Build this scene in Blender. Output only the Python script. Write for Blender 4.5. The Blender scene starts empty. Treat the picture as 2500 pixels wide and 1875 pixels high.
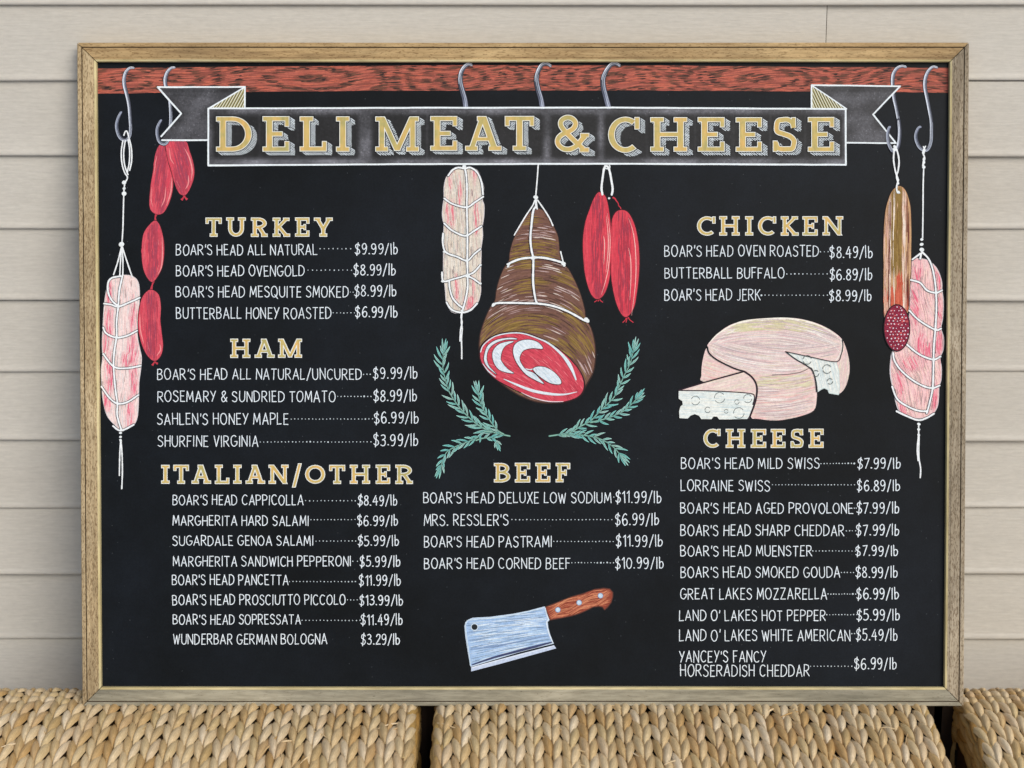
import bpy, math, random
import numpy as np
from mathutils import Vector, Matrix
random.seed(7)
R = math.radians
S = bpy.context.scene
COL = S.collection

# ------------------------------------------------------------------ camera, sky, sun, exposure
F_PX = 4306.0                       # focal length in pixels of the 2500 px wide photograph
PITCH = math.atan(.25)
CAM = Vector((0, -2.584, 1.520))
cd = bpy.data.cameras.new('camera'); cam = bpy.data.objects.new('camera', cd); COL.objects.link(cam)
cam.location = CAM; cam.rotation_euler = (math.pi/2 - PITCH, 0, 0)
cd.sensor_width = 36; cd.lens = F_PX/2500*36; cd.clip_start = .05; cd.clip_end = 500
cd.dof.use_dof = True; cd.dof.focus_distance = 2.45; cd.dof.aperture_fstop = 5.0
S.camera = cam
SUN_EL, SUN_AZ = R(34), R(30)       # sun in front of the wall, to the right of the viewer
w = bpy.data.worlds.new('World'); S.world = w; w.use_nodes = True
nt = w.node_tree; bg = nt.nodes['Background']
sky = nt.nodes.new('ShaderNodeTexSky'); sky.sky_type = 'NISHITA'; sky.sun_disc = False
sky.sun_elevation = SUN_EL; sky.sun_rotation = math.pi - SUN_AZ
sky.air_density = 1.0; sky.dust_density = 1.5; sky.ozone_density = 1.0
nt.links.new(sky.outputs[0], bg.inputs[0]); bg.inputs[1].default_value = .10
sd = bpy.data.lights.new('sun', 'SUN'); sun = bpy.data.objects.new('sun', sd); COL.objects.link(sun)
sd.energy = 2.3; sd.angle = R(40); sd.color = (1, .955, .88)
sdir = Vector((math.sin(SUN_AZ)*math.cos(SUN_EL), -math.cos(SUN_AZ)*math.cos(SUN_EL), math.sin(SUN_EL)))
sun.rotation_euler = (-sdir).to_track_quat('-Z', 'Y').to_euler(); sun.location = sdir*5
S.view_settings.view_transform = 'Standard'; S.view_settings.look = 'None'
S.view_settings.exposure = 0.0; S.view_settings.gamma = 1

# ------------------------------------------------------------------ helpers
def lin(c):
    out = []
    for v in c[:3]:
        v = v/255
        out.append(v/12.92 if v <= .04045 else ((v+.055)/1.055)**2.4)
    return tuple(out)
def obj(name, me, parent=None, mat=None, **props):
    o = bpy.data.objects.new(name, me); COL.objects.link(o)
    if parent: o.parent = parent
    if mat is not None and me is not None and not me.materials: me.materials.append(mat)
    for k, v in props.items(): o[k] = v
    return o
def empty(name, loc, **props):
    o = bpy.data.objects.new(name, None); COL.objects.link(o); o.location = loc; o.empty_display_size = .05
    for k, v in props.items(): o[k] = v
    return o
def mesh(name, vs, fs, smooth=False):
    me = bpy.data.meshes.new(name); me.from_pydata([tuple(v) for v in vs], [], fs); me.update()
    if smooth: me.polygons.foreach_set('use_smooth', [True]*len(me.polygons))
    return me
def material(name):
    m = bpy.data.materials.new(name); m.use_nodes = True
    t = m.node_tree; return m, t, t.nodes['Principled BSDF'], t.nodes, t.links
def noise(N, L, coord, scale, detail=4, rough=.55, stretch=None, dist=0):
    n = N.new('ShaderNodeTexNoise'); n.inputs['Scale'].default_value = scale
    n.inputs['Detail'].default_value = detail; n.inputs['Roughness'].default_value = rough
    n.inputs['Distortion'].default_value = dist
    if stretch:
        mp = N.new('ShaderNodeMapping'); mp.inputs['Scale'].default_value = stretch
        L.new(coord, mp.inputs['Vector']); coord = mp.outputs[0]
    L.new(coord, n.inputs['Vector']); return n
def ramp(N, L, src, stops):
    r = N.new('ShaderNodeValToRGB'); e = r.color_ramp.elements
    while len(e) < len(stops): e.new(.5)
    for k, (p, c) in enumerate(stops):
        e[k].position = p; e[k].color = (*c, 1)
    L.new(src, r.inputs[0]); return r
def mix(N, L, mode, fac, a, b):
    m = N.new('ShaderNodeMix'); m.data_type = 'RGBA'; m.blend_type = mode
    for sock, v in ((m.inputs[0], fac), (m.inputs[6], a), (m.inputs[7], b)):
        if hasattr(v, 'is_output'): L.new(v, sock)
        elif isinstance(v, tuple): sock.default_value = (*v, 1)
        else: sock.default_value = v
    return m.outputs[2]
def bump(N, L, b, h, strength, dist=.001):
    bp = N.new('ShaderNodeBump'); bp.inputs['Strength'].default_value = strength; bp.inputs['Distance'].default_value = dist
    L.new(h, bp.inputs['Height']); L.new(bp.outputs[0], b.inputs['Normal'])
def setspec(b, rough, spec):
    b.inputs['Roughness'].default_value = rough; b.inputs['Specular IOR Level'].default_value = spec

# ------------------------------------------------------------------ materials
def mat_siding():
    m, t, b, N, L = material('vinyl_siding'); tc = N.new('ShaderNodeTexCoord').outputs['Object']
    big = noise(N, L, tc, 2.4, 5, .62, (.45, 1, 1.6)); grain = noise(N, L, tc, 30, 5, .6, (1, 1, 9)); fine = noise(N, L, tc, 260, 3, .6, (.35, 1, 1))
    c1 = ramp(N, L, big.outputs[0], [(.3, lin((196, 190, 179))), (.7, lin((203, 198, 188)))])
    c2 = ramp(N, L, grain.outputs[0], [(.35, (.955, .955, .955)), (.65, (1.03, 1.03, 1.03))])
    c3 = ramp(N, L, fine.outputs[0], [(.3, (.95, .95, .95)), (.7, (1.04, 1.04, 1.04))])
    c = mix(N, L, 'MULTIPLY', 1, mix(N, L, 'MULTIPLY', 1, c1.outputs[0], c2.outputs[0]), c3.outputs[0])
    L.new(c, b.inputs['Base Color']); setspec(b, .55, .35); bump(N, L, b, grain.outputs[0], .35, .0012); return m
def mat_wood(name, cols, pore):
    m, t, b, N, L = material(name); tc = N.new('ShaderNodeTexCoord').outputs['Object']
    g1 = noise(N, L, tc, 26, 5, .65, (.16, 1, 2.2), .6); g2 = noise(N, L, tc, 240, 4, .6, (.13, 1, 1)); g3 = noise(N, L, tc, 7, 3, .5, (.5, 1, 1))
    pr = noise(N, L, tc, 800, 2, .5, (.25, 1, 1), .1)
    c1 = ramp(N, L, g1.outputs[0], [(.28, lin(cols[0])), (.48, lin(cols[1])), (.72, lin(cols[2]))])
    c2 = ramp(N, L, g2.outputs[0], [(.3, (.72, .70, .67)), (.62, (1.06, 1.05, 1.03))])
    c3 = ramp(N, L, g3.outputs[0], [(.3, (.74, .75, .77)), (.65, (1.06, 1.05, 1.03))])
    c4 = ramp(N, L, pr.outputs[0], [(pore-.03, (.45, .39, .33)), (pore+.04, (1, 1, 1))])
    c = mix(N, L, 'MULTIPLY', 1, mix(N, L, 'MULTIPLY', 1, c1.outputs[0], c2.outputs[0]), c3.outputs[0])
    c = mix(N, L, 'MULTIPLY', .8, c, c4.outputs[0])
    L.new(c, b.inputs['Base Color']); setspec(b, .7, .2); bump(N, L, b, g2.outputs[0], .5, .0006); return m
def mat_board():
    m, t, b, N, L = material('blackboard_paint'); tc = N.new('ShaderNodeTexCoord').outputs['Object']
    n1 = noise(N, L, tc, 3.2, 4, .6); n2 = noise(N, L, tc, 420, 3, .7); n3 = noise(N, L, tc, 40, 4, .7)
    c1 = ramp(N, L, n1.outputs[0], [(.3, lin((12, 15, 17))), (.7, lin((23, 28, 35)))])
    c2 = ramp(N, L, n2.outputs[0], [(.3, (.75, .75, .75)), (.75, (1.25, 1.25, 1.25))])
    c3 = ramp(N, L, n3.outputs[0], [(.3, (.85, .85, .85)), (.7, (1.12, 1.12, 1.12))])
    c = mix(N, L, 'MULTIPLY', 1, mix(N, L, 'MULTIPLY', 1, c1.outputs[0], c2.outputs[0]), c3.outputs[0])
    v = N.new('ShaderNodeTexVoronoi'); v.inputs['Scale'].default_value = 120; L.new(tc, v.inputs['Vector'])
    sp = N.new('ShaderNodeSeparateColor'); L.new(v.outputs['Color'], sp.inputs[0])
    d1 = N.new('ShaderNodeMath'); d1.operation = 'LESS_THAN'; L.new(v.outputs['Distance'], d1.inputs[0]); d1.inputs[1].default_value = .07
    d2 = N.new('ShaderNodeMath'); d2.operation = 'GREATER_THAN'; L.new(sp.outputs[0], d2.inputs[0]); d2.inputs[1].default_value = .78
    d3 = N.new('ShaderNodeMath'); d3.operation = 'MULTIPLY'; L.new(d1.outputs[0], d3.inputs[0]); L.new(d2.outputs[0], d3.inputs[1])
    d4 = N.new('ShaderNodeMath'); d4.operation = 'MULTIPLY'; L.new(d3.outputs[0], d4.inputs[0]); L.new(sp.outputs[1], d4.inputs[1])
    c = mix(N, L, 'MIX', d4.outputs[0], c, lin((150, 158, 164)))
    L.new(c, b.inputs['Base Color']); setspec(b, .46, .11); bump(N, L, b, n2.outputs[0], .12, .0004); return m
def mat_paint(name='painted_colour', lo=.86, hi=1.07, scale=220):
    m, t, b, N, L = material(name); tc = N.new('ShaderNodeTexCoord').outputs['Object']
    at = N.new('ShaderNodeAttribute'); at.attribute_name = 'paint'
    n = noise(N, L, tc, scale, 3, .7); n2 = noise(N, L, tc, 700, 2, .6)
    c = mix(N, L, 'MULTIPLY', 1, at.outputs['Color'], ramp(N, L, n.outputs[0], [(.3, (lo,)*3), (.7, (hi,)*3)]).outputs[0])
    c = mix(N, L, 'MULTIPLY', 1, c, ramp(N, L, n2.outputs[0], [(.3, (.9,)*3), (.7, (1.05,)*3)]).outputs[0])
    L.new(c, b.inputs['Base Color']); setspec(b, .6, .15); return m
def mat_gold():
    m, t, b, N, L = material('gold_paint'); tc = N.new('ShaderNodeTexCoord').outputs['Object']
    n = noise(N, L, tc, 38, 4, .6, None, .8); s = noise(N, L, tc, 130, 3, .6, (1.6, 1, .35))
    c = ramp(N, L, n.outputs[0], [(.32, lin((176, 168, 108))), (.5, lin((202, 178, 108))), (.68, lin((218, 178, 106)))])
    c = mix(N, L, 'MULTIPLY', 1, c.outputs[0], ramp(N, L, s.outputs[0], [(.3, (.84,)*3), (.65, (1.06,)*3)]).outputs[0])
    L.new(c, b.inputs['Base Color']); setspec(b, .5, .2); return m
def mat_chalk():
    m, t, b, N, L = material('rubbed_chalk'); tc = N.new('ShaderNodeTexCoord').outputs['Object']
    at = N.new('ShaderNodeAttribute'); at.attribute_name = 'paint'
    n = noise(N, L, tc, 210, 4, .75); n2 = noise(N, L, tc, 30, 4, .6, (.5, 1, 1.5)); v = noise(N, L, tc, 460, 2, .5)
    c = mix(N, L, 'MULTIPLY', 1, at.outputs['Color'], ramp(N, L, n.outputs[0], [(.3, (.6,)*3), (.7, (1.35,)*3)]).outputs[0])
    c = mix(N, L, 'MULTIPLY', 1, c, ramp(N, L, n2.outputs[0], [(.3, (.75,)*3), (.7, (1.25,)*3)]).outputs[0])
    c = mix(N, L, 'MULTIPLY', 1, c, ramp(N, L, v.outputs[0], [(.62, (1,)*3), (.72, (2.4,)*3)]).outputs[0])
    L.new(c, b.inputs['Base Color']); setspec(b, .5, .25); return m
def mat_straw(name='dried_seagrass', tone=None):
    m, t, b, N, L = material(name); tcn = N.new('ShaderNodeTexCoord'); tc = tcn.outputs['Object']
    oi = N.new('ShaderNodeObjectInfo'); at = N.new('ShaderNodeAttribute'); at.attribute_name = 'tint'
    ad = N.new('ShaderNodeMath'); ad.operation = 'ADD'; L.new(oi.outputs['Random'], ad.inputs[0]); L.new(at.outputs['Fac'], ad.inputs[1])
    fr = N.new('ShaderNodeMath'); fr.operation = 'FRACT'; L.new(ad.outputs[0], fr.inputs[0])
    c1 = ramp(N, L, fr.outputs[0], [(0, lin((202, 180, 136))), (.2, lin((222, 202, 168))), (.42, lin((206, 180, 136))), (.6, lin((188, 154, 104))),
                                    (.8, lin((228, 212, 186))), (1, lin((186, 160, 114)))])
    f = noise(N, L, tc, 900, 4, .6, (1, .08, 1)); p = noise(N, L, tc, 55, 3, .6)
    c = mix(N, L, 'MULTIPLY', 1, c1.outputs[0], ramp(N, L, f.outputs[0], [(.3, (.8, .78, .74)), (.65, (1.07, 1.06, 1.04))]).outputs[0])
    c = mix(N, L, 'MULTIPLY', 1, c, ramp(N, L, p.outputs[0], [(.3, (.86, .84, .78)), (.7, (1.06, 1.06, 1.06))]).outputs[0])
    if tone: c = mix(N, L, 'MULTIPLY', 1, c, tone)
    L.new(c, b.inputs['Base Color']); setspec(b, .42, .45); bump(N, L, b, f.outputs[0], .4, .0005); return m
def mat_flat(name, c, rough=.8):
    m, t, b, N, L = material(name); tc = N.new('ShaderNodeTexCoord').outputs['Object']
    n = noise(N, L, tc, 20, 4); cc = mix(N, L, 'MULTIPLY', 1, lin(c), ramp(N, L, n.outputs[0], [(.3, (.8,)*3), (.7, (1.1,)*3)]).outputs[0])
    L.new(cc, b.inputs['Base Color']); setspec(b, rough, .2); return m
M_SID = mat_siding(); M_BOARD = mat_board(); M_PAINT = mat_paint(); M_GOLD = mat_gold(); M_CHALK = mat_chalk(); M_STRAW = mat_straw(); M_RUSH = mat_straw('olive_rush', (.80, .70, .46))
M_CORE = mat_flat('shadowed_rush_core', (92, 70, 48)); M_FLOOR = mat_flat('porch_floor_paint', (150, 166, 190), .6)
M_PT = mat_wood('tan_weathered_wood', [(144, 118, 84), (182, 153, 110), (204, 177, 132)], .38)
M_PL = mat_wood('pale_weathered_wood', [(150, 130, 98), (184, 163, 128), (206, 187, 152)], .45)
M_PB = mat_wood('grey_weathered_wood', [(128, 124, 108), (154, 149, 132), (178, 172, 154)], .30)
M_BEAD = mat_wood('pale_bead_wood', [(190, 172, 122), (206, 192, 146), (218, 206, 166)], .2)
M_GROOVE = mat_flat('dark_groove_brown', (84, 68, 50))  # plain dark brown for the groove segments of the frame profile
M_PR = mat_wood('speckled_weathered_wood', [(132, 119, 101), (163, 150, 129), (188, 176, 156)], .44)

# ------------------------------------------------------------------ floor and house wall
obj('porch_floor', mesh('porch_floor', [(-6, -7, 0), (6, -7, 0), (6, 0, 0), (-6, 0, 0)], [(0, 1, 2, 3)]), None, M_FLOOR, kind='structure')
COURSE = .1078; Z735 = CAM.z - .0                       # heights of the lap lines on the wall
wall = empty('siding_wall', (0, 0, 0), label='beige horizontal lap siding wall of the house behind the menu board', category='wall')
def wall_z(py):                                          # height on the wall seen at a row of the photograph
    v = (py-937.5)/F_PX; cp, sp = math.cos(PITCH), math.sin(PITCH)
    return CAM.z - (sp+v*cp)/(cp-v*sp)*(-CAM.y-.009)
z0 = wall_z(735)
prof = [(-.0030, .1080), (-.0040, .085), (-.0057, .045), (-.0072, .0105), (-.0076, .0085), (-.0088, .0060), (-.0094, .0030), (-.0090, .0008), (-.0076, -.0003), (-.0035, .0008), (.003, .0018)]
def siding(xa, xb, z, wob):
    vs, fs = [], []; nx = max(2, int((xb-xa)/.12)); ph = random.uniform(0, 6)
    for i in range(nx+1):
        x = xa+(xb-xa)*i/nx
        for (y, h) in prof:
            k = math.sin(x*2.1+ph)*.0006+math.sin(x*5.3+ph*2)*.0003
            vs.append((x, y+k*(1 if y < -.002 else 0), z+h+k*wob))
    n = len(prof)
    for i in range(nx):
        for j in range(n-1):
            a = i*n+j; fs.append((a, a+1, a+n+1, a+n))
    return mesh('siding_panel', vs, fs, True)
for k in range(-9, 9):
    z = z0+k*COURSE
    if z < -.02: continue
    seam = {3: .452}.get(k)
    joints = [-3.2, seam, 3.2] if seam is not None else [-3.2, (-2.1 if k % 2 else 1.9), 3.2]
    for a, b in zip(joints[:-1], joints[1:]):
        o = obj('siding_panel', siding(a, b-.0012, z + random.uniform(-.0006, .0006), 1), wall, M_SID)
        if a != -3.2: o.location.y = .0016
obj('sheathing', mesh('sheathing', [(-3.2, .012, 0), (3.2, .012, 0), (3.2, .012, 3.0), (-3.2, .012, 3.0)], [(0, 1, 2, 3)]), wall, M_CORE)

# ------------------------------------------------------------------ the menu board: frame and panel
cp, sp = math.cos(PITCH), math.sin(PITCH)
LEAN = R(12.137); SW, SH = 1.270, .9509
SIGN = Vector((.0158, CAM.y+2.3538, CAM.z-1.0671))           # bottom front edge of the frame
sign = empty('menu_board', SIGN, label='wood framed black menu board painted with deli meats, cheeses and prices, leaning on the wall', category='menu board')
sign.rotation_euler = (-LEAN, 0, 0)
eu = Vector((1, 0, 0)); ew = Vector((0, math.sin(LEAN), math.cos(LEAN))); en = Vector((0, math.cos(LEAN), -math.sin(LEAN)))
BD = .0100                                               # board face lies this far behind the frame's front
def P(px, py):
    """photo pixel -> (u, w) on the board face, in metres"""
    x = (px-1250)/F_PX; v = (py-937.5)/F_PX
    d = Vector((x, cp-v*sp, -(sp+v*cp)))
    o = CAM-(SIGN+en*BD); t = -o.dot(en)/d.dot(en); q = o+d*t
    return q.dot(eu), q.dot(ew)
fp = [(0, .0195), (0, .0012), (.0008, .0002), (.0052, 0), (.0060, .0003), (.0062, .0020), (.0072, .0020), (.0075, .0003), (.0205, .0006), (.0212, .0012), (.0238, .0011), (.0262, .0018), (.0268, .0026), (.0268, .0150), (.010, .0195)]
def rail(length, gap=.0006):
    vs, fs = [], []; n = len(fp); seg = 14
    for i in range(seg+1):
        t = i/seg
        for (u, d) in fp:
            a, b = u+gap, length-u-gap
            vs.append((a+(b-a)*t-length/2, d+(math.sin(t*17+length)*.0002), -u+math.sin(t*9+u*40)*.0002))
    for i in range(seg):
        for j in range(n):
            a = i*n+j; b = i*n+(j+1) % n; fs.append((a, b, b+n, a+n))
    fs.append(tuple(range(n))); fs.append(tuple(range(seg*n, seg*n+n))[::-1])
    me = mesh('frame_rail', vs, fs)
    for p in me.polygons[:seg*n]: p.material_index = {4: 2, 5: 2, 6: 2, 10: 1, 11: 1, 12: 1}.get(p.index % n, 0)
    return me
rails = [(SW, (0, 0, SH), 0, M_PT, 'tan top rail of the frame'), (SW, (0, 0, 0), math.pi, M_PB, 'grey weathered bottom rail of the frame'),
         (SH, (-SW/2, 0, SH/2), -math.pi/2, M_PL, 'pale left rail of the frame'), (SH, (SW/2, 0, SH/2), math.pi/2, M_PR, 'dark speckled right rail of the frame')]
for ln, loc, rot, m, lab in rails:
    me = rail(ln)
    for q in (m, M_BEAD, M_GROOVE): me.materials.append(q)
    o = obj('frame_rail', me, sign, None, label=lab); o.location = loc; o.rotation_euler = (0, rot, 0)
bw, bh = SW/2-.020, (.020, SH-.020)
bv = [(x, y, z) for y in (BD, BD+.005) for x, z in ((-bw, bh[0]), (bw, bh[0]), (bw, bh[1]), (-bw, bh[1]))]
obj('panel', mesh('panel', bv, [(0, 1, 2, 3), (7, 6, 5, 4), (0, 4, 5, 1), (1, 5, 6, 2), (2, 6, 7, 3), (3, 7, 4, 0)]), sign, M_BOARD)

# ------------------------------------------------------------------ painting: thin coats of paint laid on the panel
DZ = 4e-6
def T(ox, oy, s): return lambda p: (ox+p[0]/s, oy+p[1]/s)
def crom(pts, n=5, closed=False):
    out = []; N_ = len(pts)
    if N_ < 3 and not closed: return list(pts)
    rng = range(N_) if closed else range(N_-1)
    for i in rng:
        if closed: p0, p1, p2, p3 = pts[i-1], pts[i], pts[(i+1) % N_], pts[(i+2) % N_]
        else: p0, p1, p2, p3 = pts[max(i-1, 0)], pts[i], pts[i+1], pts[min(i+2, N_-1)]
        for k in range(n):
            t = k/n; a = []
            for d in (0, 1):
                a.append(.5*(2*p1[d]+(p2[d]-p0[d])*t+(2*p0[d]-5*p1[d]+4*p2[d]-p3[d])*t*t+(3*p1[d]-p0[d]-3*p2[d]+p3[d])*t**3))
            out.append(tuple(a))
    if not closed: out.append(tuple(pts[-1]))
    return out
def inside(p, poly):
    x, y = p; r = False; j = len(poly)-1
    for i in range(len(poly)):
        xi, yi = poly[i]; xj, yj = poly[j]
        if (yi > y) != (yj > y) and x < (xj-xi)*(y-yi)/(yj-yi)+xi: r = not r
        j = i
    return r
class Art:
    def __init__(s, name, z=.00010, mat=None, parent=None, **props):
        s.name, s.z, s.mat, s.parent, s.props = name, z, mat or M_PAINT, parent, props
        s.v, s.f, s.c = [], [], []
    def _add(s, pts, faces, cols, z, ramp_n=0):
        b = len(s.v)
        for k, (px, py) in enumerate(pts):
            u, w_ = P(px, py); s.v.append((u, BD-z-(DZ*.8*(k % ramp_n)/ramp_n if ramp_n and k < 2*ramp_n else 0), w_))
        s.f += [tuple(b+i for i in f) for f in faces]; s.c += cols
    def poly(s, pts, col, z=None):
        if z is None: s.z += DZ; z = s.z
        s._add(pts, [tuple(range(len(pts)))], [lin(col)]*len(pts), z)
    def blob(s, p, r, col, ry=None, n=12, rot=0):
        pts = []
        for k in range(n):
            a = 2*math.pi*k/n; x, y = math.cos(a)*r, math.sin(a)*(ry or r)
            pts.append((p[0]+x*math.cos(rot)-y*math.sin(rot), p[1]+x*math.sin(rot)+y*math.cos(rot)))
        s.poly(pts, col)
    def ribbon(s, pts, wd, col, z=None, off=0, cap=True, wob=0):
        """a stroke: wd is a width or a list of widths sampled along the stroke; off shifts it sideways in fractions of the width"""
        if z is None: s.z += DZ; z = s.z
        q = [pts[0]]
        for p in pts[1:]:
            if math.hypot(p[0]-q[-1][0], p[1]-q[-1][1]) > .15: q.append(p)
        if len(q) < 2: return
        n = len(q); L_, R_ = [], []
        ws = wd if isinstance(wd, (list, tuple)) else None
        cl = [lin(col)]*n if not isinstance(col, list) else None
        cols = []
        for i in range(n):
            a = q[max(i-1, 0)]; b = q[min(i+1, n-1)]
            dx, dy = b[0]-a[0], b[1]-a[1]; l = math.hypot(dx, dy) or 1; dx /= l; dy /= l
            k = 1.0
            if 0 < i < n-1:
                e1 = (q[i][0]-a[0], q[i][1]-a[1]); l1 = math.hypot(*e1) or 1
                k = min(1.5, 1/max(.5, abs((e1[0]*dx+e1[1]*dy)/l1)))
            t = i/(n-1)
            if ws:
                f = t*(len(ws)-1); j = min(int(f), len(ws)-2); w_ = ws[j]+(ws[j+1]-ws[j])*(f-j)
            else: w_ = wd
            w_ *= .5*(1+(random.uniform(-wob, wob) if wob else 0)); o = off*w_*2
            L_.append((q[i][0]-dy*(w_*k)-dy*o, q[i][1]+dx*(w_*k)+dx*o)); R_.append((q[i][0]+dy*(w_*k)-dy*o, q[i][1]-dx*(w_*k)+dx*o))
            if cl: cols.append(cl[0])
            else:
                f = t*(len(col)-1); j = min(int(f), len(col)-2); f -= j
                cols.append(tuple(x+(y-x)*f for x, y in zip(lin(col[j]), lin(col[j+1]))))
        V, Fc, C = L_+R_, [], cols+cols
        for i in range(n-1): Fc.append((i, i+1, n+i+1, n+i))
        if cap:
            for e, (i, j) in ((0, (0, 1)), (1, (n-1, n-2))):
                cx, cy = (L_[i][0]+R_[i][0])/2, (L_[i][1]+R_[i][1])/2; rx, ry = L_[i][0]-cx, L_[i][1]-cy
                ox, oy = q[i][0]-q[j][0], q[i][1]-q[j][1]; l = math.hypot(ox, oy) or 1; r = math.hypot(rx, ry); ox, oy = ox/l*r, oy/l*r
                b0 = len(V)
                for k in (1, 2, 3):
                    a = math.pi*k/4; V.append((cx+rx*math.cos(a)+ox*math.sin(a), cy+ry*math.cos(a)+oy*math.sin(a))); C.append(cols[i])
                Fc.append((i, b0, b0+1, b0+2, n+i))
        s._add(V, Fc, C, z, n)
    def strokes(s, poly, n, cols, length, wd, ang, zone=None, bend=0):
        """n short brush strokes inside poly; ang is an angle or a function of the point"""
        xs = [p[0] for p in poly]; ys = [p[1] for p in poly]; k = 0; tries = 0
        z0 = s.z
        while k < n and tries < n*12:
            tries += 1
            p = (random.uniform(min(xs), max(xs)), random.uniform(min(ys), max(ys)))
            if not inside(p, poly) or (zone and not zone(p)): continue
            l = random.uniform(*length)/2; pts = [p]
            for sgn in (-1, 1):
                c = p; acc = []
                for _ in range(3):
                    a = ang(c) if callable(ang) else ang
                    c = (c[0]+sgn*math.cos(a)*l/3, c[1]+sgn*math.sin(a)*l/3)
                    if not inside(c, poly): break
                    acc.append(c)
                pts = acc[::-1]+pts if sgn < 0 else pts+acc
            if len(pts) < 3: continue
            c = random.choice(cols); wv = random.uniform(*wd)
            s.ribbon(pts, [wv*.35, wv, wv, wv*.35], c, z=z0+DZ*(1+k % 36), cap=False); k += 1
        s.z = z0+DZ*37
    def build(s):
        me = bpy.data.meshes.new(s.name); me.from_pydata(s.v, [], s.f); me.update()
        at = me.color_attributes.new('paint', 'FLOAT_COLOR', 'POINT')
        arr = np.ones((len(s.v), 4), dtype=np.float32); arr[:, :3] = np.array(s.c, dtype=np.float32); at.data.foreach_set('color', arr.ravel())
        return obj(s.name, me, s.parent or sign, s.mat, **s.props)
WHITE = (234, 243, 250); CREAMW = (232, 238, 240); INK = (30, 33, 37)

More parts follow.
